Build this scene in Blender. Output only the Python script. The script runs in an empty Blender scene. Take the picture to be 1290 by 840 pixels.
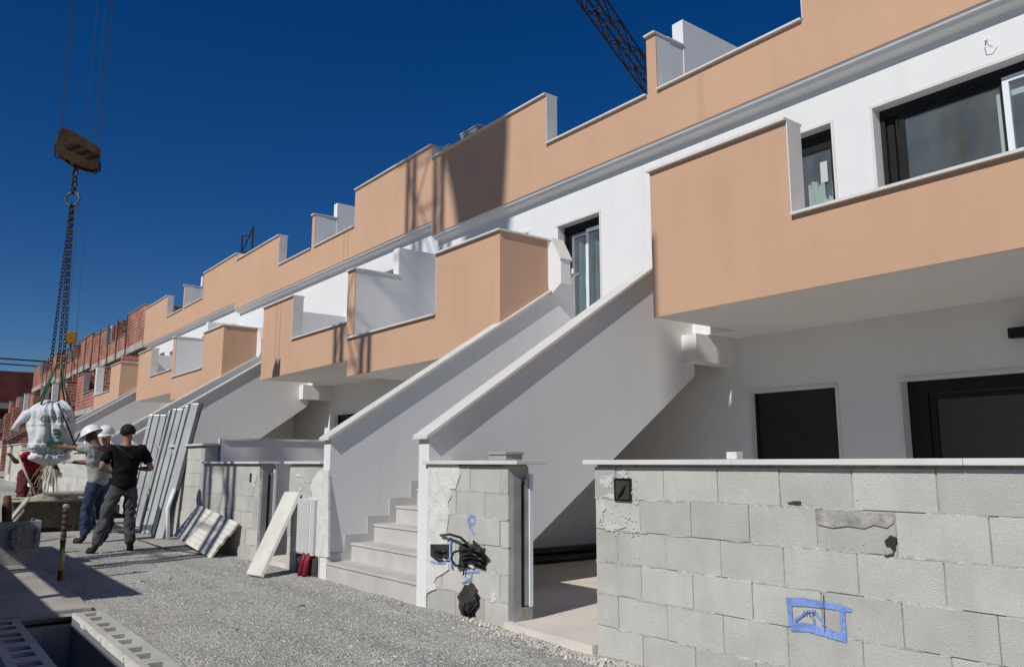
import bpy, bmesh, math, random
from mathutils import Vector, Matrix, noise
random.seed(7)
C = bpy.context.scene.collection
S = bpy.context.scene
R = math.radians

# ---------------------------------------------------------------- camera, sky, sun
FPX, CAMH = 1000.0, 1.2
pitch = math.atan(163 / FPX); yaw = math.atan(780 / (FPX / math.cos(pitch)))
f0 = Vector((-math.cos(yaw), math.sin(yaw), 0)); rt = Vector((math.sin(yaw), math.cos(yaw), 0)); zz = Vector((0, 0, 1))
fw = f0 * math.cos(pitch) + zz * math.sin(pitch); up = -f0 * math.sin(pitch) + zz * math.cos(pitch)
cd = bpy.data.cameras.new('camera'); cam = bpy.data.objects.new('camera', cd); C.objects.link(cam)
cd.sensor_width = 36; cd.lens = 36 * FPX / 1290; cd.clip_end = 3000; cd.clip_start = 0.05
cam.matrix_world = Matrix(((rt.x, up.x, -fw.x, 0), (rt.y, up.y, -fw.y, 0), (rt.z, up.z, -fw.z, CAMH), (0, 0, 0, 1)))
S.camera = cam
SUN_AZ, SUN_EL = 14.3, 40.0
sv = Vector((math.sin(R(SUN_AZ)) * math.cos(R(SUN_EL)), -math.cos(R(SUN_AZ)) * math.cos(R(SUN_EL)), math.sin(R(SUN_EL))))
sd = bpy.data.lights.new('sun', 'SUN'); sd.energy = 3.25; sd.angle = R(0.5); sd.color = (1.0, 0.97, 0.925)
so = bpy.data.objects.new('sun', sd); C.objects.link(so); so.rotation_euler = sv.to_track_quat('Z', 'Y').to_euler(); so.location = (0, -10, 40)
w = bpy.data.worlds.new('World'); S.world = w; w.use_nodes = True
nt = w.node_tree; bg = nt.nodes['Background']; sky = nt.nodes.new('ShaderNodeTexSky')
sky.sky_type = 'NISHITA'; sky.sun_disc = False; sky.sun_elevation = R(SUN_EL); sky.sun_rotation = R(180 - SUN_AZ)
sky.air_density = 1.0; sky.dust_density = 0.0; sky.ozone_density = 6.0; sky.altitude = 300
hs = nt.nodes.new('ShaderNodeHueSaturation'); hs.inputs['Saturation'].default_value = 1.30; hs.inputs['Value'].default_value = 0.80; hs.inputs['Hue'].default_value = 0.512
nt.links.new(sky.outputs[0], hs.inputs['Color']); nt.links.new(hs.outputs[0], bg.inputs[0]); bg.inputs[1].default_value = 0.056
S.view_settings.view_transform = 'Standard'; S.view_settings.look = 'None'; S.view_settings.exposure = 0.25; S.view_settings.gamma = 1.0
S.view_settings.use_curve_mapping = False
S.render.engine = 'CYCLES'; S.cycles.max_bounces = 8; S.cycles.diffuse_bounces = 5

# ---------------------------------------------------------------- materials
def mat(name, col, rough=0.85, var=0.06, scale=3.0, bump=0.0, bscale=60.0, metal=0.0, spec=0.3, col2=None, fine=0.0, fscale=200.0, stretch=None, streak=0.0):
    m = bpy.data.materials.new(name); m.use_nodes = True; n = m.node_tree.nodes; l = m.node_tree.links
    b = n['Principled BSDF']; b.inputs['Roughness'].default_value = rough; b.inputs['Metallic'].default_value = metal
    b.inputs['Specular IOR Level'].default_value = spec
    tc = n.new('ShaderNodeTexCoord'); vec = tc.outputs['Object']
    if stretch:
        mp = n.new('ShaderNodeMapping'); mp.inputs['Scale'].default_value = stretch; l.new(vec, mp.inputs[0]); vec = mp.outputs[0]
    nz = n.new('ShaderNodeTexNoise'); nz.inputs['Scale'].default_value = scale; nz.inputs['Detail'].default_value = 6; l.new(vec, nz.inputs[0])
    c2 = col2 if col2 else tuple(c * (1 - var * 2) for c in col); c1 = col if col2 else tuple(min(1, c * (1 + var)) for c in col)
    rp = n.new('ShaderNodeValToRGB'); rp.color_ramp.elements[0].position = 0.3; rp.color_ramp.elements[1].position = 0.7
    rp.color_ramp.elements[0].color = (*c2, 1); rp.color_ramp.elements[1].color = (*c1, 1)
    l.new(nz.outputs[0], rp.inputs[0]); out = rp.outputs[0]
    if fine > 0:
        f = n.new('ShaderNodeTexNoise'); f.inputs['Scale'].default_value = fscale; f.inputs['Detail'].default_value = 3; l.new(vec, f.inputs[0])
        mr = n.new('ShaderNodeMapRange'); mr.inputs[1].default_value = 0.3; mr.inputs[2].default_value = 0.7
        mr.inputs[3].default_value = 1 - fine; mr.inputs[4].default_value = 1 + fine; l.new(f.outputs[0], mr.inputs[0])
        mx = n.new('ShaderNodeVectorMath'); mx.operation = 'SCALE'; l.new(out, mx.inputs[0]); l.new(mr.outputs[0], mx.inputs['Scale']); out = mx.outputs[0]
    if streak > 0:
        ms = n.new('ShaderNodeMapping'); ms.inputs['Scale'].default_value = (5, 5, .45); l.new(tc.outputs['Object'], ms.inputs[0])
        f2 = n.new('ShaderNodeTexNoise'); f2.inputs['Scale'].default_value = 1.0; f2.inputs['Detail'].default_value = 6; l.new(ms.outputs[0], f2.inputs[0])
        r2 = n.new('ShaderNodeMapRange'); r2.inputs[1].default_value = 0.52; r2.inputs[2].default_value = 0.75; r2.inputs[3].default_value = 1; r2.inputs[4].default_value = 1 - streak; l.new(f2.outputs[0], r2.inputs[0])
        x2 = n.new('ShaderNodeVectorMath'); x2.operation = 'SCALE'; l.new(out, x2.inputs[0]); l.new(r2.outputs[0], x2.inputs['Scale']); out = x2.outputs[0]
    l.new(out, b.inputs['Base Color'])
    if bump > 0:
        bn = n.new('ShaderNodeTexNoise'); bn.inputs['Scale'].default_value = bscale; bn.inputs['Detail'].default_value = 5; l.new(vec, bn.inputs[0])
        bp = n.new('ShaderNodeBump'); bp.inputs['Strength'].default_value = bump; bp.inputs['Distance'].default_value = 0.01
        l.new(bn.outputs[0], bp.inputs['Height']); l.new(bp.outputs[0], b.inputs['Normal'])
    m['o'] = 0
    return m

def tint_mat(name, col, amount=0.5, **k):
    # like mat() but multiplied by a per-face 'tint' attribute
    m = mat(name, col, **k); n = m.node_tree.nodes; l = m.node_tree.links; b = n['Principled BSDF']
    src = b.inputs['Base Color'].links[0].from_socket
    at = n.new('ShaderNodeAttribute'); at.attribute_name = 'tint'
    mx = n.new('ShaderNodeVectorMath'); mx.operation = 'SCALE'; l.new(src, mx.inputs[0]); l.new(at.outputs['Fac'], mx.inputs['Scale'])
    l.new(mx.outputs[0], b.inputs['Base Color']); return m

M = {}
M['white'] = mat('white_render', (0.715, 0.715, 0.705), 0.9, 0.022, 0.7, 0.3, 110, streak=0.045, fine=0.02, fscale=300)
M['peach'] = mat('peach_render', (0.555, 0.35, 0.23), 0.9, 0.028, 0.8, 0.35, 120, streak=0.045, fine=0.02, fscale=300)
M['marble'] = mat('pale_marble', (0.66, 0.64, 0.60), 0.45, 0.04, 5, 0.05, 30)
M['step'] = mat('step_marble', (0.50, 0.48, 0.45), 0.6, 0.05, 4, 0.05, 40, fine=0.03)
M['skirt'] = mat('skirting_stone', (0.50, 0.49, 0.48), 0.5, 0.05, 6)
M['block'] = tint_mat('concrete_block', (0.535, 0.525, 0.475), rough=0.95, var=0.05, scale=5, bump=0.7, bscale=230, streak=0.10, fine=0.16, fscale=260)
M['mortar'] = mat('mortar', (0.27, 0.265, 0.25), 0.95, 0.15, 20, 1.0, 90)
M['smear'] = mat('thin_plaster_smear', (0.56, 0.555, 0.52), 0.95, 0.06, 9, 0.6, 60)
M['plaster'] = mat('skim_plaster', (0.66, 0.65, 0.61), 0.9, 0.08, 9, 0.8, 40)
M['dark'] = mat('dark_frame', (0.014, 0.014, 0.014), 0.6, 0.1, 5, spec=0.2)
M['shutter'] = mat('dark_shutter', (0.02, 0.02, 0.021), 0.45, 0.1, 5)
M['pvc'] = mat('white_pvc', (0.75, 0.78, 0.80), 0.3, 0.02, 5)
M['inner'] = mat('room_plaster', (0.78, 0.77, 0.75), 0.9, 0.03, 2)
M['tile'] = mat('yard_tiles', (0.68, 0.62, 0.54), 0.7, 0.06, 2.5, 0.1, 40, fine=0.05)
M['concrete'] = mat('poured_concrete', (0.40, 0.37, 0.33), 0.95, 0.12, 2.2, 0.7, 40, fine=0.10, fscale=90)
M['cgrey'] = mat('grey_concrete', (0.34, 0.335, 0.32), 0.95, 0.14, 6, 1.0, 80, fine=0.12)
M['galv'] = mat('galvanised_steel', (0.45, 0.46, 0.47), 0.45, 0.12, 8, metal=0.7)
M['rust'] = mat('rusty_steel', (0.12, 0.055, 0.03), 0.8, 0.3, 12, 0.3, 60)
M['drust'] = mat('dark_crane_steel', (0.04, 0.022, 0.014), 0.8, 0.3, 12, 0.3, 60)
M['ysteel'] = mat('yellow_painted_steel', (0.42, 0.25, 0.03), 0.6, 0.15, 4, 0.1)
M['hooky'] = mat('weathered_block_paint', (0.07, 0.040, 0.015), 0.7, 0.25, 6, 0.2)
M['black'] = mat('black_plastic', (0.014, 0.014, 0.014), 0.35, 0.2, 8)
M['hole'] = mat('hole_shade_and_dark_parts', (0.050, 0.046, 0.042), 1.0, 0.2, 8)  # flat dark painted for the shade inside wall holes; also colours tape, rubber and rope
M['redtube'] = mat('red_conduit', (0.22, 0.015, 0.03), 0.5, 0.15, 8)
M['cabinet'] = mat('grey_cabinet', (0.52, 0.53, 0.51), 0.5, 0.03, 4)
M['blue'] = mat('blue_spray', (0.20, 0.31, 0.62), 0.85, 0.15, 14, fine=0.25, fscale=120)
M['pencil'] = mat('pencil_line', (0.10, 0.10, 0.12), 0.9, 0.1)
M['bag'] = mat('woven_white', (0.66, 0.67, 0.68), 0.5, 0.06, 9, 1.0, 14)
M['green'] = mat('green_print', (0.06, 0.16, 0.08), 0.8, 0.25, 20)
M['strap'] = mat('green_strap', (0.02, 0.11, 0.05), 0.7, 0.15, 20)
M['tubm'] = mat('mortar_tub_steel', (0.12, 0.10, 0.075), 0.8, 0.3, 5, 0.4)
M['mix'] = mat('dry_mix', (0.38, 0.35, 0.27), 1.0, 0.15, 8, 1.0, 60)
M['wood'] = mat('pale_timber', (0.55, 0.50, 0.40), 0.85, 0.12, 3, 0.3, 30, stretch=(1, 8, 8))
M['board'] = mat('pale_board', (0.62, 0.60, 0.54), 0.8, 0.06, 5, 0.2)
M['panel'] = mat('film_panel', (0.68, 0.70, 0.70), 0.25, 0.10, 2.2, 0.3, 12, metal=0.25)
M['alu'] = mat('dull_aluminium', (0.10, 0.105, 0.11), 0.5, 0.2, 6, metal=0.3)
M['skin'] = mat('skin', (0.36, 0.18, 0.12), 0.6, 0.06, 10)
M['skind'] = mat('tanned_skin', (0.15, 0.075, 0.05), 0.6, 0.06, 10)
M['hair'] = mat('black_hair', (0.012, 0.009, 0.008), 0.8, 0.2, 40, 0.6, 120)
M['tblack'] = mat('black_cotton', (0.006, 0.006, 0.007), 0.95, 0.2, 10, 0.4, 18)
M['tgrey'] = mat('grey_cotton', (0.30, 0.30, 0.29), 0.95, 0.1, 8, 0.4, 18)
M['twhite'] = mat('white_cotton', (0.65, 0.65, 0.63), 0.95, 0.05, 8, 0.4, 18)
M['tred'] = mat('red_cotton', (0.22, 0.012, 0.02), 0.95, 0.15, 8, 0.4, 18)
M['pgrey'] = mat('grey_work_trousers', (0.075, 0.075, 0.08), 0.95, 0.25, 7, 0.6, 14)
M['denim'] = mat('blue_denim', (0.03, 0.045, 0.09), 0.95, 0.25, 9, 0.5, 18)
M['pred'] = mat('maroon_trousers', (0.10, 0.02, 0.025), 0.95, 0.2, 8, 0.5, 18)
M['boot'] = mat('dark_boot', (0.02, 0.018, 0.016), 0.7, 0.2, 12)
M['glove'] = mat('pale_glove', (0.45, 0.45, 0.42), 0.9, 0.1, 20)
M['gloveg'] = mat('green_glove', (0.20, 0.26, 0.05), 0.9, 0.3, 25)
M['helmet'] = mat('white_helmet', (0.75, 0.75, 0.73), 0.3, 0.02, 5, spec=0.5)
M['eye'] = mat('eye_white', (0.6, 0.6, 0.58), 0.3, 0.01)
M['tape'] = mat('yellow_tape', (0.40, 0.38, 0.12), 0.6, 0.2, 12)
M['contain'] = mat('container_paint', (0.10, 0.14, 0.20), 0.6, 0.1, 3)

def brick_mat(name, c1, c2, mo, sx=0.28, sz=0.14, mortar=0.012):
    m = bpy.data.materials.new(name); m.use_nodes = True; n = m.node_tree.nodes; l = m.node_tree.links; b = n['Principled BSDF']
    b.inputs['Roughness'].default_value = 0.9; b.inputs['Specular IOR Level'].default_value = 0.2
    tc = n.new('ShaderNodeTexCoord'); sp = n.new('ShaderNodeSeparateXYZ'); l.new(tc.outputs['Object'], sp.inputs[0])
    ad = n.new('ShaderNodeMath'); ad.operation = 'ADD'; l.new(sp.outputs[0], ad.inputs[0]); l.new(sp.outputs[1], ad.inputs[1])
    cb = n.new('ShaderNodeCombineXYZ'); l.new(ad.outputs[0], cb.inputs[0]); l.new(sp.outputs[2], cb.inputs[1])
    bk = n.new('ShaderNodeTexBrick'); bk.inputs['Scale'].default_value = 1; bk.inputs['Brick Width'].default_value = sx; bk.inputs['Row Height'].default_value = sz
    bk.inputs['Mortar Size'].default_value = mortar; bk.inputs['Color1'].default_value = (*c1, 1); bk.inputs['Color2'].default_value = (*c2, 1); bk.inputs['Mortar'].default_value = (*mo, 1)
    l.new(cb.outputs[0], bk.inputs[0])
    nz = n.new('ShaderNodeTexNoise'); nz.inputs['Scale'].default_value = 1.3; l.new(tc.outputs['Object'], nz.inputs[0])
    mr = n.new('ShaderNodeMapRange'); mr.inputs[1].default_value = 0.3; mr.inputs[2].default_value = 0.7; mr.inputs[3].default_value = 0.7; mr.inputs[4].default_value = 1.2; l.new(nz.outputs[0], mr.inputs[0])
    mx = n.new('ShaderNodeVectorMath'); mx.operation = 'SCALE'; l.new(bk.outputs[0], mx.inputs[0]); l.new(mr.outputs[0], mx.inputs['Scale']); l.new(mx.outputs[0], b.inputs['Base Color'])
    bp = n.new('ShaderNodeBump'); bp.inputs['Strength'].default_value = 0.6; bp.inputs['Distance'].default_value = 0.01; bp.invert = True
    l.new(bk.outputs['Fac'], bp.inputs['Height']); l.new(bp.outputs[0], b.inputs['Normal']); return m
M['brick'] = brick_mat('red_hollow_brick', (0.36, 0.12, 0.075), (0.26, 0.085, 0.055), (0.42, 0.36, 0.30))
M['brickdark'] = brick_mat('dark_red_brick', (0.15, 0.035, 0.03), (0.11, 0.028, 0.024), (0.13, 0.07, 0.06))

def glass_mat(name, tintc, refl=0.35):
    m = bpy.data.materials.new(name); m.use_nodes = True; n = m.node_tree.nodes; l = m.node_tree.links
    n.remove(n['Principled BSDF']); o = n['Material Output']
    t = n.new('ShaderNodeBsdfTransparent'); t.inputs[0].default_value = (*tintc, 1); g = n.new('ShaderNodeBsdfGlossy'); g.inputs['Roughness'].default_value = 0.03
    nz = n.new('ShaderNodeTexNoise'); nz.inputs['Scale'].default_value = 1.7; bp = n.new('ShaderNodeBump'); bp.inputs['Strength'].default_value = 0.05; l.new(nz.outputs[0], bp.inputs['Height']); l.new(bp.outputs[0], g.inputs['Normal'])
    lw = n.new('ShaderNodeLayerWeight'); lw.inputs[0].default_value = refl; mx = n.new('ShaderNodeMixShader')
    pw = n.new('ShaderNodeMath'); pw.operation = 'POWER'; pw.inputs[1].default_value = 3.0; l.new(lw.outputs['Facing'], pw.inputs[0])
    ma = n.new('ShaderNodeMath'); ma.operation = 'MULTIPLY_ADD'; ma.inputs[1].default_value = 0.6; ma.inputs[2].default_value = 0.06; l.new(pw.outputs[0], ma.inputs[0]); l.new(ma.outputs[0], mx.inputs[0]); l.new(t.outputs[0], mx.inputs[1]); l.new(g.outputs[0], mx.inputs[2]); df = n.new('ShaderNodeBsdfDiffuse'); df.inputs[0].default_value = (.45, .47, .47, 1); nd = n.new('ShaderNodeTexNoise'); nd.inputs['Scale'].default_value = 2.2; nd.inputs['Detail'].default_value = 7
    md = n.new('ShaderNodeMapRange'); md.inputs[1].default_value = .35; md.inputs[2].default_value = .7; md.inputs[3].default_value = .05; md.inputs[4].default_value = .14; l.new(nd.outputs[0], md.inputs[0])
    m3 = n.new('ShaderNodeMixShader'); l.new(md.outputs[0], m3.inputs[0]); l.new(mx.outputs[0], m3.inputs[1]); l.new(df.outputs[0], m3.inputs[2]); l.new(m3.outputs[0], o.inputs[0]); return m
M['glass'] = glass_mat('window_glass', (0.90, 0.95, 0.94), 0.5)

# ---------------------------------------------------------------- mesh helpers
class MB:
    def __init__(s): s.v = []; s.f = []; s.t = []; s.mi = []; s.cur = 0
    def face(s, idx, t=1.0): s.f.append(tuple(idx)); s.t.append(t); s.mi.append(s.cur)
    def add(s, vs, fs, t=1.0):
        b = len(s.v); s.v += [tuple(v) for v in vs]
        for f in fs: s.face([b + i for i in f], t)
        return s
    def box(s, x0, x1, y0, y1, z0, z1, t=1.0):
        if x0 > x1: x0, x1 = x1, x0
        return s.add([(x0, y0, z0), (x1, y0, z0), (x1, y1, z0), (x0, y1, z0), (x0, y0, z1), (x1, y0, z1), (x1, y1, z1), (x0, y1, z1)],
                     [(0, 3, 2, 1), (4, 5, 6, 7), (0, 1, 5, 4), (1, 2, 6, 5), (2, 3, 7, 6), (3, 0, 4, 7)], t)
    def prism(s, poly, axis, a, b, t=1.0):
        n = len(poly)
        mk = {'y': lambda p, c: (p[0], c, p[1]), 'x': lambda p, c: (c, p[0], p[1]), 'z': lambda p, c: (p[0], p[1], c)}[axis]
        vs = [mk(p, a) for p in poly] + [mk(p, b) for p in poly]
        return s.add(vs, [tuple(range(n)), tuple(range(2 * n - 1, n - 1, -1))] + [(i, i + n, (i + 1) % n + n, (i + 1) % n) for i in range(n)], t)
    def obox(s, o, ax, ay, az):
        # oriented box from a corner and three edge vectors
        o, ax, ay, az = map(Vector, (o, ax, ay, az))
        vs = [o, o + ax, o + ax + ay, o + ay, o + az, o + ax + az, o + ax + ay + az, o + ay + az]
        return s.add(vs, [(0, 3, 2, 1), (4, 5, 6, 7), (0, 1, 5, 4), (1, 2, 6, 5), (2, 3, 7, 6), (3, 0, 4, 7)])
    def tube(s, pts, r, n=8, taper=None):
        pts = [Vector(p) for p in pts]; rings = []
        for i, p in enumerate(pts):
            d = (pts[min(i + 1, len(pts) - 1)] - pts[max(i - 1, 0)]).normalized()
            a = d.orthogonal().normalized() if i == 0 else (pa - pa.dot(d) * d).normalized()
            pa = a; bb = d.cross(a); rr = r if taper is None else r * taper[i]
            b0 = len(s.v); s.v += [tuple(p + (a * math.cos(2 * math.pi * k / n) + bb * math.sin(2 * math.pi * k / n)) * rr) for k in range(n)]; rings.append(b0)
        for i in range(len(rings) - 1):
            for k in range(n): s.face((rings[i] + k, rings[i] + (k + 1) % n, rings[i + 1] + (k + 1) % n, rings[i + 1] + k))
        s.face(tuple(rings[0] + n - 1 - k for k in range(n))); s.face(tuple(rings[-1] + k for k in range(n)))
        return s
    def build(s, name, m, parent=None, smooth=False, tint=False, bevel=0, recalc=True):
        me = bpy.data.meshes.new(name); me.from_pydata(s.v, [], s.f); me.update()
        for mm in (m if isinstance(m, (list, tuple)) else [m]): me.materials.append(mm)
        if isinstance(m, (list, tuple)): me.polygons.foreach_set('material_index', s.mi)
        if tint:
            a = me.attributes.new('tint', 'FLOAT', 'FACE'); a.data.foreach_set('value', s.t)
        if recalc:
            bm = bmesh.new(); bm.from_mesh(me); bmesh.ops.recalc_face_normals(bm, faces=bm.faces); bm.to_mesh(me); bm.free()
        if smooth:
            for p in me.polygons: p.use_smooth = True
        o = bpy.data.objects.new(name, me); C.objects.link(o)
        if parent: o.parent = parent; o.matrix_parent_inverse = Matrix.Translation(-Vector(parent.location)) if parent.type == 'EMPTY' and tuple(parent.rotation_euler) == (0, 0, 0) else Matrix()
        if bevel:
            bv = o.modifiers.new('bevel', 'BEVEL'); bv.width = bevel; bv.segments = 2; bv.limit_method = 'ANGLE'
        return o

def thing(name, label, cat, loc=(0, 0, 0), group=None):
    o = bpy.data.objects.new(name, None); C.objects.link(o); o.location = loc; o.empty_display_size = 0.2
    o['label'] = label; o['category'] = cat
    if group: o['group'] = group
    return o
def tag(o, label, cat, group=None):
    o['label'] = label; o['category'] = cat
    if group: o['group'] = group
    return o
def struct(o): o['kind'] = 'structure'; return o

PX0, PERIOD = -1.3, 11.0
DZ = [0.0, 0.27, 0.48, 0.70, 0.92, 1.14]
def gz(x):
    return 0.0 if x > -12.3 else (-12.3 - x) * 0.0205

# ---------------------------------------------------------------- ground
def ground_mat():
    m = bpy.data.materials.new('gravel_ground'); m.use_nodes = True; n = m.node_tree.nodes; l = m.node_tree.links; b = n['Principled BSDF']
    b.inputs['Roughness'].default_value = 0.97; b.inputs['Specular IOR Level'].default_value = 0.15
    tc = n.new('ShaderNodeTexCoord')
    v = n.new('ShaderNodeTexVoronoi'); v.inputs['Scale'].default_value = 80; l.new(tc.outputs['Object'], v.inputs[0])
    rp = n.new('ShaderNodeValToRGB'); e = rp.color_ramp.elements; e[0].position = 0.0; e[0].color = (0.22, 0.215, 0.195, 1); e[1].position = 1.0; e[1].color = (0.60, 0.585, 0.53, 1)
    ee = e.new(0.5); ee.color = (0.41, 0.40, 0.365, 1)
    sx = n.new('ShaderNodeSeparateXYZ'); l.new(v.outputs['Color'], sx.inputs[0]); l.new(sx.outputs[0], rp.inputs[0])
    nz = n.new('ShaderNodeTexNoise'); nz.inputs['Scale'].default_value = 0.9; nz.inputs['Detail'].default_value = 8; l.new(tc.outputs['Object'], nz.inputs[0])
    mr = n.new('ShaderNodeMapRange'); mr.inputs[1].default_value = 0.3; mr.inputs[2].default_value = 0.7; mr.inputs[3].default_value = 0.86; mr.inputs[4].default_value = 1.10; l.new(nz.outputs[0], mr.inputs[0])
    mpp = n.new('ShaderNodeMapping'); mpp.inputs['Scale'].default_value = (0.35, 2.6, 1); l.new(tc.outputs['Object'], mpp.inputs[0])
    nz2 = n.new('ShaderNodeTexNoise'); nz2.inputs['Scale'].default_value = 1.0; nz2.inputs['Detail'].default_value = 4; l.new(mpp.outputs[0], nz2.inputs[0])
    mr2 = n.new('ShaderNodeMapRange'); mr2.inputs[1].default_value = 0.35; mr2.inputs[2].default_value = 0.65; mr2.inputs[3].default_value = 0.86; mr2.inputs[4].default_value = 1.12; l.new(nz2.outputs[0], mr2.inputs[0])
    mm2 = n.new('ShaderNodeMath'); mm2.operation = 'MULTIPLY'; l.new(mr.outputs[0], mm2.inputs[0]); l.new(mr2.outputs[0], mm2.inputs[1]); mr = mm2
    mx = n.new('ShaderNodeVectorMath'); mx.operation = 'SCALE'; l.new(rp.outputs[0], mx.inputs[0]); l.new(mr.outputs[0], mx.inputs['Scale']); l.new(mx.outputs[0], b.inputs['Base Color'])
    bp = n.new('ShaderNodeBump'); bp.inputs['Strength'].default_value = 0.9; bp.inputs['Distance'].default_value = 0.012; bp.invert = True
    l.new(v.outputs['Distance'], bp.inputs['Height']); l.new(bp.outputs[0], b.inputs['Normal']); return m
M['gravel'] = ground_mat()
g = MB()
def grid(mb, x0, x1, y0, y1, nx, ny, amp=0.008):
    b = len(mb.v)
    for j in range(ny + 1):
        for i in range(nx + 1):
            x = x0 + (x1 - x0) * i / nx; y = y0 + (y1 - y0) * j / ny
            a = amp if 0 < i < nx and 0 < j < ny else 0
            mb.v.append((x, y, gz(x) + a * noise.noise(Vector((x * 1.7, y * 1.7, 0)))))
    for j in range(ny):
        for i in range(nx):
            k = b + j * (nx + 1) + i; mb.face((k, k + 1, k + nx + 2, k + nx + 1))
PITX0, PITX1, PITY0, PITY1 = -7.36, -2.6, -1.2, 1.45
grid(g, -12.3, PITX0, PITY1, 3.9, 60, 40, 0.02)
grid(g, PITX0, PITX1, PITY1, 3.9, 50, 40, 0.02)
grid(g, -100, -12.3, PITY1, 3.9, 200, 6, 0.0)
grid(g, PITX1, 60, PITY1, 3.9, 1, 1); grid(g, -12.3, PITX0, PITY0, PITY1, 1, 1); grid(g, PITX1, 60, PITY0, PITY1, 1, 1); grid(g, -100, -12.3, PITY0, PITY1, 1, 1)
for x0, x1 in ((-12.3, PITX0), (PITX0, PITX1), (PITX1, 60), (-100, -12.3)): grid(g, x0, x1, -60, PITY0, 1, 1)
for x0, x1 in ((-12.3, PITX0), (PITX0, PITX1), (PITX1, 60), (-100, -12.3)): grid(g, x0, x1, 3.9, 60, 1, 1)
for x0, x1 in ((-1500, -100),): grid(g, x0, x1, PITY1, 3.9, 1, 1); 
g2 = MB(); far = [(-1500, -60), (-1500, 60)]
o = g.build('ground', M['gravel'], recalc=False); struct(o)
gf = MB()
gf.v += [(-2000, -2000, -1.2), (2000, -2000, -1.2), (2000, 2000, -1.2), (-2000, 2000, -1.2)]; gf.face((0, 1, 2, 3))
struct(gf.build('terrain', M['gravel'], recalc=False))
# loose stones on the gravel surface
st = MB()
for i in range(15000):
    x = -4.2 - 8.5 * random.random() ** 1.15; y = 1.5 + 2.15 * random.random()
    if i < 1300: y = 3.67 - abs(random.gauss(0, 0.12)); x = -3.4 - random.random() * 9
    r = random.choice((0.004, 0.005, 0.007, 0.009) if i % 90 else (0.011, .015)) * (0.7 + 0.6 * random.random())
    z = gz(x) + 0.02 * noise.noise(Vector((x * 1.7, y * 1.7, 0)))
    a = random.random() * 3; ca, sa = math.cos(a) * r, math.sin(a) * r; k = 0.6 + 0.5 * random.random()
    st.add([(x + ca, y + sa, z), (x - sa * k, y + ca * k, z), (x - ca, y - sa, z), (x + sa * k, y - ca * k, z), (x + ca * .3, y, z + r * .9)],
           [(0, 1, 4), (1, 2, 4), (2, 3, 4), (3, 0, 4)], 0.7 + 0.7 * random.random())
M['stone'] = tint_mat('loose_stone', (0.44, 0.43, 0.39), rough=0.95, var=0.1, scale=20)
o = st.build('gravel', M['stone'], tint=True, recalc=False); o['kind'] = 'stuff'; o['label'] = 'fine pale grey gravel loose on the street surface'

sc_ = MB()
for i in range(70):
    x = -4.5 - 8 * random.random(); y = 1.6 + 2.0 * random.random() ** .6; a = random.uniform(0, 3.14); L = random.uniform(.015, .06); w_ = random.uniform(.006, .02); z = gz(x) + .02 * noise.noise(Vector((x * 1.7, y * 1.7, 0)))
    sc_.obox((x, y, z), (L * math.cos(a), L * math.sin(a), 0), (-w_ * math.sin(a), w_ * math.cos(a), 0), (0, 0, random.uniform(.004, .014)))
o = sc_.build('debris', mat('debris_mix', (.42, .40, .36), .95, .3, 3), None); o['kind'] = 'stuff'; o['label'] = 'small mortar and timber scraps scattered on the gravel'
# ---------------------------------------------------------------- terraced houses
def wall_holes(mb, x0, x1, z0, z1, y0, y1, holes):
    xs = sorted({x0, x1, *[h[0] for h in holes], *[h[1] for h in holes]}); zs = sorted({z0, z1, *[h[2] for h in holes], *[h[3] for h in holes]})
    for i in range(len(xs) - 1):
        for j in range(len(zs) - 1):
            cx, cz = (xs[i] + xs[i + 1]) / 2, (zs[j] + zs[j + 1]) / 2
            if any(h[0] < cx < h[1] and h[2] < cz < h[3] for h in holes): continue
            b = len(mb.v)
            X0, X1, Z0, Z1 = xs[i], xs[i + 1], zs[j], zs[j + 1]
            mb.v += [(X0, y0, Z0), (X1, y0, Z0), (X1, y0, Z1), (X0, y0, Z1), (X0, y1, Z0), (X1, y1, Z0), (X1, y1, Z1), (X0, y1, Z1)]
            mb.face((b, b + 1, b + 2, b + 3)); mb.face((b + 5, b + 4, b + 7, b + 6))
    for (a, b_, c, d) in [(x0, x1, z0, z1)] + list(holes):
        b = len(mb.v); mb.v += [(a, y0, c), (b_, y0, c), (b_, y0, d), (a, y0, d), (a, y1, c), (b_, y1, c), (b_, y1, d), (a, y1, d)]
        mb.face((b, b + 4, b + 5, b + 1)); mb.face((b + 1, b + 5, b + 6, b + 2)); mb.face((b + 2, b + 6, b + 7, b + 3)); mb.face((b + 3, b + 7, b + 4, b))

YB, YR, YF = 5.94, 7.56, 7.75
BOT, LOW, HIGH = 2.645, 3.30, 4.17
RB, RL, RH = 5.40, 6.07, 6.90
names = ['nearest finished peach and white house, filling the right half',
         'second finished peach and white house, beyond the tower crane shadow',
         'third peach and white house, last finished one before the bare brick',
         'red brick unfinished house joined to the last peach house',
         'red brick unfinished house between two other brick ones',
         'farthest red brick unfinished house, beside the crossing building']

def window(H, x0, x1, z0, z1, yb, kind, dz):
    fr = MB(); t = 0.05; y0, y1 = yb + 0.13, yb + 0.19
    top = z1 - {'small': .15, 'big': .09, 'door': .11}[kind]
    fr.box(x0 + .002, x0 + t, y0, y1, z0, z1); fr.box(x1 - t, x1 - .002, y0, y1, z0, z1); fr.box(x0 + t, x1 - t, y0, y1, z0 + .002, z0 + t); fr.box(x0 + t, x1 - t, y0, y1, z1 - t, z1 - .002)
    if top < z1: fr.box(x0 + t, x1 - t, y0 + .01, y1 + .06, top, z1 - t)
    f = fr.build('window_frame' if kind != 'door' else 'terrace_door', M['dark'], H)
    return f, (x0 + t, x1 - t, z0 + t, top - 0.0, y0, y1)

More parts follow.
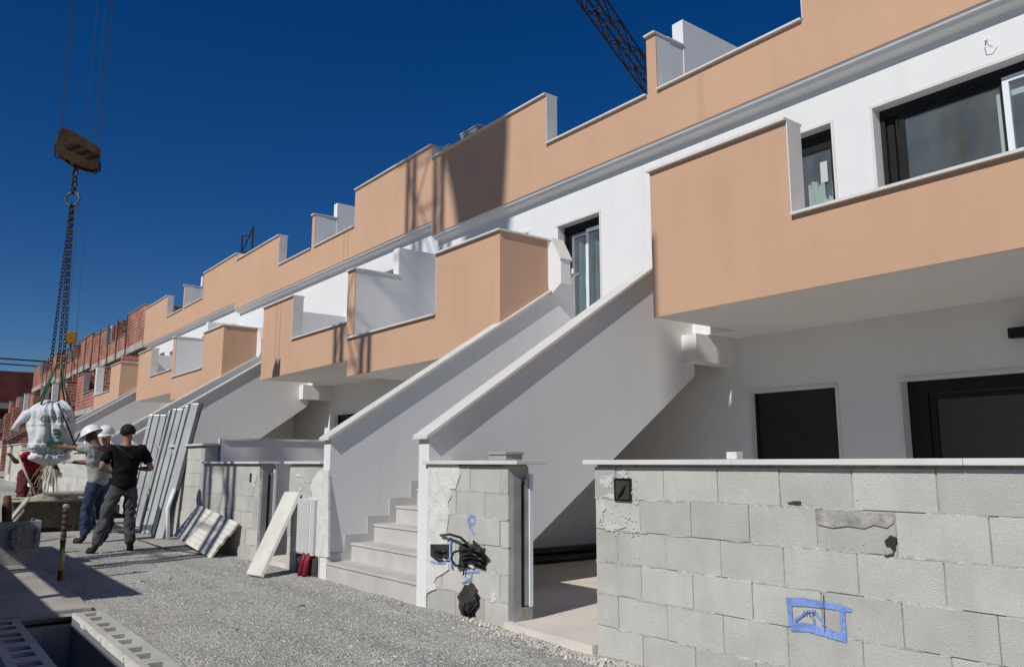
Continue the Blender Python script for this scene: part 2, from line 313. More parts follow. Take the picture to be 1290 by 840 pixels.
def sash(parent, x0, x1, z0, z1, y, m, glass=True, curtain=False):
    s = MB(); t = 0.055
    s.box(x0, x0 + t, y, y + .04, z0, z1); s.box(x1 - t, x1, y, y + .04, z0, z1); s.box(x0 + t, x1 - t, y, y + .04, z0, z0 + t); s.box(x0 + t, x1 - t, y, y + .04, z1 - t, z1)
    a = s.build('sash', m, parent)
    if glass:
        gl = MB(); gl.box(x0 + t, x1 - t, y + .015, y + .025, z0 + t, z1 - t); gl.build('pane', M['glass'], parent)
    return a

def house(k):
    ox = -PERIOD * k; dz = DZ[k] if k >= 0 else -0.15
    fin = k <= 2
    W = M['white'] if fin else M['brick']; P = M['peach'] if fin else M['brick']
    COP = M['marble'] if fin else M['cgrey']
    H = thing('terraced_house' if fin else 'brick_house', names[k] if k >= 0 else 'right-hand neighbour house in peach and white render', 'house', (ox - 6.8, YF, dz), 'terrace of houses along the street')
    X = lambda x: x + ox
    Z = lambda z: z + dz
    near = k == 0
    # facade with openings
    doorA = (-5.56, -4.51, 0.06, 1.99); bigA = (-3.82, -1.75, 0.06, 1.99)
    smallA = (-4.95, -4.36, 3.72, 4.86); bigW = (-3.89, -1.70, 3.55, 4.85)
    doorB = (-8.91, -7.99, 2.78, 4.78); smallB = (-10.35, -9.63, 3.72, 4.86); gB = (-10.7, -9.3, 0.06, 2.03) if k else (-10.7, -9.3, 0.06, 2.03)
    gB2 = (-5.9, -5.5, 0, .1)
    holes = [doorA, bigA, smallA, bigW, doorB, smallB, gB]
    hs = [(X(a), X(b), Z(c), Z(d)) for a, b, c, d in holes]
    f = MB(); wall_holes(f, X(-12.3), X(-1.3), Z(-0.6), Z(5.9), YF, YF + .25, hs); f.build('facade_wall', W, H)
    # reveals trims, rooms behind
    rm = MB()
    for (a, b, z0, z1) in [(-5.8, -1.4, 0.0, 2.5), (-12.0, -7.0, 0, 2.5), (-5.8, -1.4, 2.85, 5.6), (-12, -6.5, 2.75, 5.6)]:
        a, b, z0, z1 = X(a), X(b), Z(z0), Z(z1); y0, y1 = YF + .26, YF + 3.6
        rm.box(a, b, y1, y1 + .1, z0, z1); rm.box(a - .1, a, y0, y1, z0, z1); rm.box(b, b + .1, y0, y1, z0, z1); rm.box(a, b, y0, y1, z0 - .05, z0); rm.box(a, b, y0, y1, z1, z1 + .05)
    rm.build('rooms', M['inner'] if fin else M['brick'], H)
    if fin:
        # trims round openings
        for (a, b, c, d) in [smallA, doorB, smallB]:
            tr = MB(); tr.prism([(X(b), Z(c)), (X(b) + .03, Z(c)), (X(b) + .03, Z(d) + .03), (X(a) - .03, Z(d) + .03), (X(a) - .03, Z(d)), (X(b), Z(d))], 'y', YF - .012, YF); tr.build('opening_trim', M['marble'], H)
        for (a, b, c, d) in [doorA, bigA, bigW]:
            tr = MB(); tr.prism([(X(a), Z(c)), (X(a) - .03, Z(c)), (X(a) - .03, Z(d) + .03), (X(b) + .03, Z(d) + .03), (X(b) + .03, Z(c)), (X(b), Z(c)), (X(b), Z(d)), (X(a), Z(d))], 'y', YF - .012, YF); tr.build('opening_trim', M['marble'], H)
        # windows
        fr, (x0, x1, z0, z1, y0, y1) = window(H, X(smallA[0]), X(smallA[1]), Z(smallA[2]), Z(smallA[3]), YF, 'small', dz)
        sash(fr, x0 + .003, x1 - .003, z0 + .003, z1, y0 + .01, M['dark']); 
        s = MB(); s.box(x0 + .003, x0 + .035, y0 - .02, y0 + .005, z0, z1 - .18); s.build('guide_rail', M['pvc'], fr)
        pp = MB(); pp.box(x0 + .30, x0 + .385, y0 + .005, y0 + .010, z0 + .50, z0 + .74); pp.build('paper_sticker', M['cabinet'], fr)
        cu = MB(); n = 24
        for i in range(n + 1):
            xx = x0 + .05 + (x1 - x0 - .16) * i / n; yy = y0 + .16 + .025 * math.sin(i * 1.9)
            cu.v += [(xx, yy, z0 + .02), (xx + .02 * math.sin(i), yy, z0 + .58 + .03 * math.sin(i * .4))]
        for i in range(n): cu.face((2 * i, 2 * i + 2, 2 * i + 3, 2 * i + 1))
        cu.build('protective_film', M['twhite'], fr, smooth=True)
        # large window: left leaf slid open, right leaf pale
        fr, (x0, x1, z0, z1, y0, y1) = window(H, X(bigW[0]), X(bigW[1]), Z(bigW[2]), Z(bigW[3]), YF, 'big', dz)
        s = MB(); s.box(x0, x0 + .07, y0 + .05, y0 + .09, z0, z1); s.box(x0 + .09, x0 + .12, y0 + .09, y0 + .12, z0, z1); s.build('sliding_track', M['dark'], fr); sash(fr, x0 + .13, X(-2.70), z0, z1, y0 + .03, M['dark'])
        sash(fr, X(-2.72), X(-1.9), z0, z1, y0 + .005, M['pvc']); sash(fr, X(-2.80), X(-1.9), z0, z1 - .12, y0 + .07, M['pvc'], False)
        # terrace door
        fr, (x0, x1, z0, z1, y0, y1) = window(H, X(doorB[0]), X(doorB[1]), Z(doorB[2]), Z(doorB[3]), YF, 'door', dz)
        xm = x0 + (x1 - x0) * .56
        sash(fr, x0 + .07, xm + .04, z0, z1 - .02, y0 + .05, M['galv']); sash(fr, xm - .02, x1, z0, z1 - .02, y0 + .0, M['galv'])
        h = MB(); h.box(xm - .02, xm + .035, y0 - .012, y0, z0, z1 - .25); h.box(x0 + .07, x0 + .11, y0 + .03, y0 + .05, z0, z1 - .55); h.build('film_strip', M['pvc'], fr)
        h = MB(); h.box(xm - .06, xm - .035, y0 + .02, y0 + .05, z0 + .95, z0 + 1.12); h.build('handle', M['pvc'], fr)
        cu = MB(); n = 30
        for i in range(n + 1):
            xx = x0 + .1 + (x1 - x0 - .12) * i / n; yy = y0 + .13 + .02 * math.sin(i * 1.7)
            cu.v += [(xx, yy, z0), (xx, yy, z0 + 1.66 + .06 * math.sin(i * .5))]
        for i in range(n): cu.face((2 * i, 2 * i + 2, 2 * i + 3, 2 * i + 1))
        cu.build('protective_film', M['tgreen'], fr, smooth=True)
        fr, (x0, x1, z0, z1, y0, y1) = window(H, X(smallB[0]), X(smallB[1]), Z(smallB[2]), Z(smallB[3]), YF, 'small', dz)
        sash(fr, x0 + .003, x1 - .003, z0 + .003, z1, y0 + .01, M['dark'])
        # ground floor shutter
        a, b, c, d = doorA; sh = MB(); n = 38; y = YF + .09
        for i in range(n):
            z0 = Z(c) + (d - c) * i / n; z1 = Z(c) + (d - c) * (i + 1) / n
            sh.add([(X(a) + .03, y + .006, z0), (X(b) - .03, y + .006, z0), (X(b) - .03, y, (z0 + z1) / 2), (X(a) + .03, y, (z0 + z1) / 2), (X(b) - .03, y + .006, z1), (X(a) + .03, y + .006, z1)], [(0, 1, 2, 3), (3, 2, 4, 5)])
        sh.build('roller_shutter', M['shutter'], H)
        s = MB(); s.box(X(a) + .002, X(a) + .03, y - .02, y + .05, Z(c), Z(d) - .002); s.build('shutter_guide', M['dark'], H); s = MB(); s.box(X(b) - .03, X(b) - .002, y - .02, y + .05, Z(c), Z(d) - .002); s.build('shutter_guide', M['dark'], H)
        a, b, c, d = bigA; s = MB(); y = YF + .12
        s.box(X(a) + .002, X(a) + .19, y, y + .06, Z(c), Z(d) - .002); s.box(X(a) + .19, X(b) - .002, y, y + .06, Z(d) - .12, Z(d) - .002); s.box(X(b) - .07, X(b) - .002, y, y + .06, Z(c), Z(d) - .12)
        fr = s.build('patio_door', M['dark'], H); sash(fr, X(a) + .2, X(a) + 1.15, Z(c), Z(d) - .13, y + .01, M['dark'], False)
        a, b, c, d = gB; s = MB(); y = YF + .10
        s.box(X(a) + .28, X(b) - .02, y, y + .04, Z(c), Z(d) - .002); s.build('dark_door', M['shutter'], H); 
        s = MB(); s.box(X(a) + .002, X(a) + .26, y + .02, y + .1, Z(c), Z(d) - .002); s.build('reveal_panel', M['inner'], H)
    # slab under the balconies and terrace
    s = MB(); s.box(X(-5.354), X(-1.3), YB + .19, YF, Z(BOT + .003), Z(2.8)); s.box(X(-12.3), X(-7.99), YB + .19, YF, Z(BOT + .003), Z(2.8)); s.box(X(-7.99), X(-5.355), 7.25, YF, Z(BOT + .003), Z(2.8))
    s.box(X(-5.96), X(-5.75), 7.05, YF, Z(2.33), Z(BOT + .002)); s.build('floor_slab', M['white'] if fin else M['cgrey'], H)
    # balcony right of the stairs
    b = MB(); pa = [(X(-5.37), Z(BOT)), (X(-1.3), Z(BOT)), (X(-1.3), Z(LOW)), (X(-3.76), Z(LOW)), (X(-3.76), Z(HIGH)), (X(-5.37), Z(HIGH))]
    b.prism(pa, 'y', YB, YB + .015); b.box(X(-5.37), X(-5.355), YB + .015, YF, Z(BOT + .004), Z(HIGH)); 
    b.box(X(-1.3), X(-1.1), YB, YB + .015, Z(3.08), Z(HIGH + .02)); b.box(X(-1.35), X(-1.3), YB, YB + .015, Z(LOW + .035), Z(HIGH + .02)) ; bal = b.build('balcony_front', P, H)
    c = MB(); c.prism([(x if i not in (0, 5) else x + .016, z - (.001 if i > 1 else -.003)) for i, (x, z) in enumerate(pa)], 'y', YB + .015, YB + .19)
    c.box(X(-5.354), X(-5.18), YB + .191, YF, Z(2.801), Z(HIGH) - .001)
    c.box(X(-1.3), X(-1.1), YB + .015, 6.78, Z(2.95), Z(HIGH + .02)); c.box(X(-1.3), X(-1.1), 6.78, YF, Z(2.8), Z(4.72)); c.box(X(-1.35), X(-1.3), YB + .015, YB + .19, Z(LOW + .035), Z(HIGH + .02))
    c.build('balcony_parapet', W, H)
    cp = MB(); o1 = .045
    cp.box(X(-5.37) - o1 * .4, X(-3.76) + .012, YB - o1, YB + .22, Z(HIGH), Z(HIGH + .024)); cp.box(X(-3.76) + .012, X(-1.36), YB - o1, YB + .22, Z(LOW), Z(LOW + .024))
    cp.box(X(-3.76) + .001, X(-3.76) + .013, YB - .008, YB + .2, Z(LOW + .03), Z(HIGH)); cp.box(X(-1.37), X(-1.08), YB - o1, YB + .2, Z(HIGH + .021), Z(HIGH + .05)); cp.box(X(-1.32), X(-1.08), YB + .2, 6.78, Z(HIGH + .021), Z(HIGH + .05))
    cp.box(X(-1.365), X(-1.352), YB - .008, YB + .19, Z(LOW + .03), Z(HIGH + .02))
    cp.build('balcony_coping', COP, H)
    # balcony left of the stairs
    XE = -7.97
    pb = [(X(-12.3), Z(BOT)), (X(XE), Z(BOT)), (X(XE), Z(HIGH)), (X(-9.5), Z(HIGH)), (X(-9.5), Z(LOW - .02)), (X(-12.3), Z(LOW - .02))]
    b = MB(); b.prism(pb, 'y', YB, YB + .015); b.box(X(XE - .015), X(XE), YB + .015, 6.75, Z(BOT), Z(HIGH)); b.build('balcony_front', P, H)
    c = MB(); c.prism([(x - (.016 if i in (1, 2) else 0), z - (.001 if i > 1 else -.003)) for i, (x, z) in enumerate(pb)], 'y', YB + .015, YB + .19)
    c.box(X(XE - .19), X(XE - .016), YB + .19, 6.75, Z(2.8), Z(HIGH) - .001); c.build('balcony_parapet', W, H)
    cp = MB(); cp.box(X(-9.5) - .012, X(XE) + .03, YB - o1, YB + .22, Z(HIGH), Z(HIGH + .024)); cp.box(X(XE - .22), X(XE) + .03, YB + .22, 6.75, Z(HIGH), Z(HIGH + .024))
    cp.box(X(-12.3), X(-9.5) - .012, YB - o1, YB + .22, Z(LOW - .02), Z(LOW + .005)); cp.box(X(-9.5) - .013, X(-9.5) - .001, YB - .008, YB + .2, Z(LOW + .01), Z(HIGH)); cp.build('balcony_coping', COP, H)
    if fin:
        wg = MB(); wg.prism([(X(-7.972), Z(3.40)), (X(-7.72), Z(3.545)), (X(-7.72), Z(3.86)), (X(-7.90), Z(4.168)), (X(-7.972), Z(4.168))], 'y', 6.762, 6.93); wg.build('wing_wall', W, H)
        cg = MB(); cg.prism([(X(-7.719), Z(3.86)), (X(-7.70), Z(3.88)), (X(-7.885), Z(4.197)), (X(-7.97), Z(4.197)), (X(-7.97), Z(4.169)), (X(-7.90), Z(4.169))], 'y', 6.745, 6.95); cg.build('wing_coping', M['marble'], H)
    # roof parapet
    pr = [(-12.3, RB), (-1.3, RB), (-1.3, RH), (-4.5, RH), (-4.5, RL), (-6.66, RL), (-6.66, RH), (-6.83, RH), (-6.83, RL), (-8.94, RL), (-8.94, RH), (-12.3, RH)]
    prz = [(X(x), Z(z)) for x, z in pr]
    b = MB(); b.prism(prz, 'y', YR, YR + .015); b.build('roof_parapet_front', P, H)
    c = MB(); c.prism([(x, z - (.001 if i > 1 else -.1)) for i, (x, z) in enumerate(prz)], 'y', YR + .015, YR + .2)
    c.box(X(-6.83), X(-6.66), YR + .2, 8.12, Z(5.95), Z(RH)); c.box(X(-6.84), X(-6.65), 8.12, 10.2, Z(5.95), Z(7.30)); c.box(X(-1.3), X(-1.1), YR + .2, 10.2, Z(5.6), Z(RH)); c.box(X(-12.3), X(-1.3), 10.6, 10.8, Z(5.9), Z(6.1))
    c.build('roof_parapet', W, H)
    cp = MB()
    for a, bb, z in [(-12.3, -8.94, RH), (-8.94, -6.83, RL), (-6.83, -6.66, RH), (-6.66, -4.5, RL), (-4.5, -1.3, RH)]:
        e0 = .012 if z == RH and a > -12 else (-.012 if z == RL else 0); e1 = .012 if z == RH and bb < -1.4 else (-.012 if z == RL else 0)
        cp.box(X(a) - e0, X(bb) + e1, YR - .045, YR + .23, Z(z), Z(z + .024))
    for x, sgn in ((-8.94, 1), (-4.5, -1)): cp.box(X(x) + sgn * .001, X(x) + sgn * .012, YR - .006, YR + .21, Z(RL + .03), Z(RH))
    cp.box(X(-1.3), X(-1.08), YR + .23, 10.2, Z(RH), Z(RH + .03)); cp.box(X(-6.85), X(-6.64), YR + .23, 8.12, Z(RH), Z(RH + .025))
    cp.build('roof_coping', COP, H)
    s = MB(); s.box(X(-12.3), X(-1.3), YR + .2, 10.6, Z(5.85), Z(5.95)); s.build('roof_slab', M['cgrey'], H)
    co = MB()
    if fin:
        co.prism([(YR + .012, Z(RB)), (YR + .03, Z(RB - .035)), (YR + .05, Z(RB - .035)), (YR + .075, Z(RB - .07)), (YR + .11, Z(RB - .08)), (YF, Z(RB - .1)), (YF, Z(RB) + .09), (YR + .012, Z(RB) + .09)], 'x', X(-12.3), X(-1.3))
        co.build('cornice', W, H)
    else:
        co.box(X(-12.3), X(-1.3), YR - .04, YF - .001, Z(RB - .28), Z(RB)); co.build('slab_edge', M['concrete'], H)
        co = MB(); co.box(X(-5.4), X(-1.3), YB - .03, YB + .3, Z(BOT - .2), Z(BOT)); co.build('slab_edge', M['concrete'], H); co = MB(); co.box(X(-12.3), X(-7.97), YB - .03, YB + .3, Z(BOT - .2), Z(BOT)); co.build('slab_edge', M['concrete'], H)
        # pale render already applied round the low openings
        for q in (0,):
            pw = MB(); pw.box(X(-1.34), X(-1.09), YB - .01, YB + .25, Z(3.1), Z(HIGH + .06)); pw.build('render_patch', M['plaster'], H)
    # stairs
    lw = MB(); lw.prism([(3.68, Z(-.4)), (YF, Z(-.4)), (YF, Z(2.64)), (7.2, Z(2.64)), (7.2, Z(3.74)), (3.68, Z(1.47))], 'x', X(-8.11), X(-7.95)); lw.build('stair_wall', W, H)
    rw = MB(); rw.prism([(3.68, Z(-.4)), (4.166, Z(-.4)), (4.166, Z(0)), (7.256, Z(2.19)), (7.256, Z(3.80)), (3.68, Z(1.44))], 'x', X(-6.13), X(-5.96)); rw.build('stair_wall', W, H)
    for xa, xb, pts in ((-8.14, -7.905, [(3.63, 1.44), (7.25, 3.772)]), (-6.16, -5.915, [(3.63, 1.407), (7.28, 3.816)])):
        c = MB(); c.prism([(y, Z(z)) for y, z in pts] + [(y, Z(z) + .03) for y, z in reversed(pts)], 'x', X(xa), X(xb)); c.build('stair_coping', COP, H)
    sp = []; nst = 15
    for i in range(nst): sp += [(3.69 + .265 * i, Z(.183 * i)), (3.69 + .265 * i, Z(.183 * (i + 1)) - .03)]
    sp += [(7.7, Z(2.74)), (7.7, Z(2.5)), (4.2, Z(-.05)), (3.69, Z(-.05))]
    s = MB(); s.prism(sp[:-1] + [(3.69, Z(-.06))], 'x', X(-7.949), X(-6.131)); s.build('steps', M['step'] if fin else M['cgrey'], H)
    if k < 2 and fin:
        for i in range(nst if near else 4):
            t = MB(); t.box(X(-7.947), X(-6.133), 3.678 + .265 * i, 3.69 + .265 * (i + 1) - .002, Z(.183 * (i + 1)) - .026, Z(.183 * (i + 1))); t.build('tread', M['step'], H, bevel=.004)
        sk = MB(); w_ = .085
        for i in range(nst - 1):
            y, z = 3.69 + .265 * i, Z(.183 * (i + 1))
            sk.prism([(y - .0, z), (y + .265, z), (y + .265, z + .183 + w_), (y + .265 - w_, z + .183 + w_), (y + .265 - w_, z + w_), (y, z + w_)], 'x', X(-7.949), X(-7.934))
        sk.build('stair_skirting', M['skirt'], H)
    # yard floor
    yf = MB(); yf.box(X(-12.3), X(-8.11), 3.70, YF, Z(-.3), Z(.055)); yf.box(X(-7.95), X(-1.3), 3.9, YF, Z(-.3), Z(.055)); yf.box(X(-4.83), X(-3.89), 3.64, 3.9, Z(-.3), Z(.055))
    yf.build('yard_floor', M['tile'], H)
    return H
M['tgreen'] = mat('teal_film', (0.17, 0.23, 0.22), 0.6, 0.15, 3)
for k in range(-1, 6): house(k)

# ---------------------------------------------------------------- garden walls
Y0 = 3.68
def block(mb, x0, x1, y0, y1, z0, z1, t, c=0.003, j=0.002):
    x0 += random.uniform(0, j); x1 -= random.uniform(0, j); y = y0 + random.uniform(-.003, .003); dy = random.uniform(-.002, .002)
    vs = [(x0, y + c, z0), (x1, y + c + dy, z0), (x1, y + c + dy, z1), (x0, y + c, z1), (x0 + c, y, z0 + c), (x1 - c, y + dy, z0 + c), (x1 - c, y + dy, z1 - c), (x0 + c, y, z1 - c),
          (x0, y1, z0), (x1, y1, z0), (x1, y1, z1), (x0, y1, z1)]
    mb.add(vs, [(4, 5, 6, 7), (0, 1, 5, 4), (1, 2, 6, 5), (2, 3, 7, 6), (3, 0, 4, 7), (1, 9, 10, 2), (0, 3, 11, 8), (2, 10, 11, 3), (9, 8, 11, 10)], t)
def block_wall(x0, x1, zb, first, coping, parent, top=1.175, hole=None, skip_right=False):
    H_ = .1995; mb = MB(); n = 7
    for r in range(n):
        z1 = zb + top - r * H_; z0 = z1 - H_ + .004
        s = first + (.2 if r % 2 else 0); xs = [x0]; x = s
        while x > x0: x -= .4
        while x < x1:
            if x - xs[-1] > .07: xs.append(x)
            x += .4
        if x1 - xs[-1] < .07 and len(xs) > 1: xs.pop()
        xs.append(x1)
        for i in range(len(xs) - 1): block(mb, xs[i] + (.002 if i else 0), xs[i + 1] - (.002 if i < len(xs) - 2 else 0), Y0, Y0 + .2, z0, z1, random.choice((1.0, 1.0, 1.04, .96, .90)) * random.uniform(.95, 1.05))
    mb.build('blocks', M['block'], parent, tint=True)
    m2 = MB(); m2.box(x0 + .006, x1 - .006, Y0 + .009, Y0 + .193, zb - .4, zb + top - .002); m2.box(x0 + .01, x1 - .01, Y0 + .015, Y0 + .19, zb + top - .002, zb + 1.19)
    # mortar squeezed out of the bed joints
    for r in range(1, n - 1):
        z = zb + top - r * H_ + .003; x = x0
        while x < x1 - .05:
            L = random.uniform(.03, .22)
            if random.random() < .8:
                h = random.uniform(.004, .009)
                m2.prism([(x, z - h), (x + L * .3, z - h * 1.3), (min(x + L, x1), z - h * .4), (min(x + L, x1), z + h * .5), (x + L * .5, z + h * 1.1), (x, z + h * .4)], 'y', Y0 - random.uniform(.0, .0025), Y0 + .02)
            x += L
    m2.build('mortar', M['mortar2'], parent)
    if coping:
        c = MB()
        x = coping[0]
        while x < coping[1]:
            e = min(x + 1.2, coping[1]); c.box(x + .001, e - .001, Y0 - .045, Y0 + .245, zb + 1.19, zb + 1.22); x = e
        c.build('coping', M['marble'], parent, bevel=.003)
M['mortar2'] = mat('bed_mortar', (0.51, 0.50, 0.455), 0.95, 0.2, 20, 1.0, 90)
def blob(mb, cx, cz, rx, rz, y, th, n=26, rough=.25, seed=0, flatx=None):
    rr = random.Random(seed); ph = [rr.uniform(0, 6.28) for _ in range(5)]
    pts = []
    for i in range(n):
        a = 2 * math.pi * i / n; k = 1 + rough * (math.sin(2 * a + ph[0]) * .3 + math.sin(3 * a + ph[1]) * .3 + math.sin(5 * a + ph[2]) * .25 + math.sin(9 * a + ph[3]) * .2 + rr.uniform(-.3, .3))
        pts.append((cx + rx * k * math.cos(a), cz + rz * k * math.sin(a)))
    mb.prism(pts, 'y', y - th, y + .02)
def paint(mb, pts, w0, y=None, th=.0025, w1=None):
    y = Y0 - .0062 if y is None else y
    n = len(pts)
    L, Rr = [], []
    for i, p in enumerate(pts):
        a = Vector(pts[max(i - 1, 0)]); b = Vector(pts[min(i + 1, n - 1)]); d = (b - a).normalized(); nn = Vector((-d.y, d.x)); ww = (w0 + ((w1 or w0) - w0) * i / (n - 1)) / 2 * random.uniform(.85, 1.15)
        L.append(Vector(p) + nn * ww); Rr.append(Vector(p) - nn * ww)
    b0 = len(mb.v)
    for i in range(n): mb.v += [(L[i].x, y, L[i].y), (Rr[i].x, y, Rr[i].y), (L[i].x, y + th, L[i].y), (Rr[i].x, y + th, Rr[i].y)]
    for i in range(n - 1):
        k = b0 + 4 * i; mb.face((k, k + 4, k + 5, k + 1)); mb.face((k + 2, k + 3, k + 7, k + 6)); mb.face((k, k + 2, k + 6, k + 4)); mb.face((k + 1, k + 5, k + 7, k + 3))
    mb.face((b0, b0 + 1, b0 + 3, b0 + 2)); k = b0 + 4 * (n - 1); mb.face((k, k + 2, k + 3, k + 1))

# --- near long wall on the right
GW = thing('garden_wall', 'long grey concrete block garden wall with blue painted rectangle, in the right foreground', 'wall', (-1.5, Y0, 0), 'block garden walls along the street')
block_wall(-3.885, 0.93, 0, -3.49 + .2, (-3.955, 0.98), GW)
m = MB()
for cx, cz, rx, rz, s in [(-3.77, 1.08, .06, .06, 1), (-3.83, .90, .045, .09, 2), (-3.60, 1.03, .05, .07, 3), (-3.74, .80, .10, .04, 4), (-3.62, 1.13, .05, .03, 5), (-3.70, .99, .13, .025, 6)]:
    blob(m, cx, cz, rx * .8, rz * .7, Y0 - .001, .005, seed=s, rough=.7, n=40)
for i in range(60):
    blob(m, random.uniform(-3.87, -3.5), random.uniform(.72, 1.15), random.uniform(.003, .012), random.uniform(.002, .008), Y0 - .0025, .0012, n=9, seed=i, rough=.6)
for i in range(22):
    blob(m, random.uniform(-3.6, -1.4), random.uniform(.1, 1.1), random.uniform(.002, .006), random.uniform(.002, .005), Y0 - .0025, .0012, n=8, seed=i + 90, rough=.6)
m.build('plaster_smear', M['smear'], GW)
m = MB(); m.box(-3.69, -3.555, Y0 - .0095, Y0 + .02, .97, 1.10); m.build('wall_box_recess', M['hole'], GW)
m = MB()
for a, b, c, d in [(-3.695, -3.55, .965, .975), (-3.695, -3.55, 1.095, 1.105), (-3.695, -3.685, .975, 1.095), (-3.56, -3.55, .975, 1.095)]: m.box(a, b, Y0 - .014, Y0 + .01, c, d)
m.tube([(-3.66, Y0 - .012, .99), (-3.62, Y0 - .022, 1.02), (-3.60, Y0 - .012, 1.06)], .008, 6); m.build('wall_box', M['black'], GW)
m = MB(); blob(m, -1.915, .835, .026, .036, Y0 - .003, .007, seed=23, rough=.35, n=22); blob(m, -2.40, 1.0, .03, .01, Y0 - .003, .004, seed=21, rough=.5); m.build('broken_hole', M['hole'], GW)
m = MB(); blob(m, -1.93, .80, .022, .018, Y0 - .006, .012, seed=32, rough=.4, n=14); m.prism([(-2.285, .972), (-2.2, .975), (-2.05, .968), (-1.9, .972), (-1.895, .93), (-1.93, .905), (-1.99, .915), (-2.04, .895), (-2.12, .902), (-2.2, .888), (-2.282, .90)], 'y', Y0 - .0068, Y0 + .01); m.build('mortar_patch', mat('brown_patch', (.40, .385, .34), .95, .2, 14, .8, 60), GW)
# blue spray rectangle
fr = [(993, 755), (1066, 769), (1066, 805), (995, 790)]
def onY(x, y, Y):
    d = fw * FPX + rt * (x - 645) + up * (420 - y); return Vector((0, 0, CAMH)) + d * (Y / d.y)
def P2(x, y): v = onY(x, y, Y0 - .007); return (v.x, v.z)
z = lambda x, y: P2(960 + x / 7, 720 + y / 7)
m = MB()
paint(m, [z(212, 262), z(380, 268), z(540, 290), z(700, 318), z(785, 340)], .044, w1=.018); paint(m, [z(240, 250), z(245, 350), z(255, 480)], .024, y=Y0 - .0078)
paint(m, [z(250, 482), z(400, 490), z(560, 535), z(745, 590)], .042, w1=.034, y=Y0 - .0066); paint(m, [z(705, 310), z(712, 450), z(728, 600)], .026, y=Y0 - .0081)
paint(m, [z(290, 430), z(400, 350), z(470, 345)], .013, y=Y0 - .0072); paint(m, [z(455, 345), z(500, 400), z(560, 480)], .013, y=Y0 - .0074); paint(m, [z(455, 410), z(460, 465)], .013, y=Y0 - .0076)
m.build('blue_paint_mark', M['blue'], GW)
m = MB(); paint(m, [z(542, 200), z(548, 370), z(556, 530)], .004, y=Y0 - .0095)
for pts in ([(362, 390), (372, 345), (395, 388), (402, 340)], [(415, 350), (420, 385), (440, 388)], [(450, 390), (452, 352), (475, 350), (470, 372), (455, 372)]): paint(m, [z(*p) for p in pts], .0028, y=Y0 - .0095)
m.build('pencil_mark', M['pencil'], GW)

# --- pillar wall between the stairs and the open gateway
PW = thing('gate_pillar_wall', 'half plastered block wall stub with cable holes, right of the nearest stairs', 'wall', (-5.4, Y0, 0))
block_wall(-5.955, -4.83, 0, -5.13 + .2, (-6.0, -4.665), PW)
m = MB(); u = lambda x, y: P2(400 + x / 3, 560 + y / 3)
CLAMP = -5.955
edge = [(535, 80), (540, 110), (528, 150), (520, 168), (500, 166), (507, 190), (495, 215), (498, 260), (488, 330), (493, 380), (497, 470), (450, 500), (440, 520), (447, 545), (415, 560), (405, 600)]
pts = [u(*p) for p in edge]; pts = [(-5.954, 1.186), (-5.50, 1.186)] + [p for p in pts if p[0] > -5.94]; pts += [(-5.954, pts[-1][1] - .03), (-5.954, 1.0)]
fixed = []
for i, p in enumerate(pts[:-2]):
    fixed.append(p)
    q = pts[i + 1]; fixed.append(((p[0] + q[0]) / 2 + random.uniform(-.012, .012), (p[1] + q[1]) / 2 + random.uniform(-.008, .008))) if i < len(pts) - 3 else None
fixed = [p for p in fixed if p] + pts[-2:]
m.prism(fixed, 'y', Y0 - .012, Y0 + .01); 
for i in range(50): blob(m, random.uniform(-5.62, -4.86), random.uniform(.3, 1.12), random.uniform(.002, .006), random.uniform(.002, .005), Y0 - .0025, .0012, n=8, seed=i + 300, rough=.7)
blob(m, -5.0, .2, .035, .03, Y0 - .002, .005, seed=77, rough=.9)
m.box(-5.958, -5.955, Y0 - .011, Y0 + .19, -.1, 1.19)
m.build('plaster_coat', M['plaster'], PW)
m = MB(); 
m.prism([P2(543, 685), P2(565, 685), P2(565, 707), P2(553, 708), P2(543, 700)], 'y', Y0 - .0145, Y0 + .02)
m.prism([P2(578, 688), P2(585, 684), P2(592, 686), P2(600, 683), P2(605, 689), P2(611, 691), P2(609, 700), P2(612, 708), P2(610, 717), P2(600, 714), P2(590, 716), P2(584, 713), P2(577, 716), P2(579, 702)], 'y', Y0 - .009, Y0 + .02)
v = [u(*p) for p in [(548, 545), (556, 528), (570, 531), (578, 519), (590, 527), (597, 541), (605, 549), (603, 562), (614, 576), (606, 590), (609, 606), (598, 618), (594, 638), (586, 650), (583, 668), (565, 660), (546, 655), (540, 630), (533, 612), (536, 592), (528, 574), (538, 560)]]
m.prism(v, 'y', Y0 - .0092, Y0 + .02); m.build('broken_hole', M['hole'], PW)
def pix3(x, y, Y): return onY(x, y, Y)
cb = MB()
q = lambda pts, ys, r: cb.tube([onY(400 + x / 3, 560 + y / 3, Y0 - yy) for (x, y), yy in zip(pts, ys)], r, 8)
q([(465, 342), (500, 338), (540, 350), (580, 385), (620, 420)], [.03, .07, .10, .09, .03], .0105)
q([(590, 365), (605, 385), (628, 410), (620, 440)], [.06, .08, .07, .02], .0105)
q([(560, 460), (520, 455), (505, 430), (515, 405), (560, 395), (600, 410)], [.02, .05, .08, .08, .06, .02], .009)
q([(540, 400), (570, 395), (610, 402), (632, 425)], [.02, .05, .07, .02], .0105)
q([(545, 430), (580, 422), (620, 432), (632, 445)], [.02, .05, .05, .02], .0105)
q([(540, 415), (575, 408), (600, 418), (625, 450)], [.04, .08, .07, .02], .0105)
q([(548, 450), (585, 440), (615, 450), (630, 462)], [.02, .04, .05, .02], .0105)
q([(550, 440), (553, 470), (551, 492)], [.03, .03, .02], .006)
q([(435, 392), (460, 400), (490, 405)], [.016, .035, .016], .011); q([(440, 410), (470, 420), (490, 428)], [.016, .03, .016], .011)
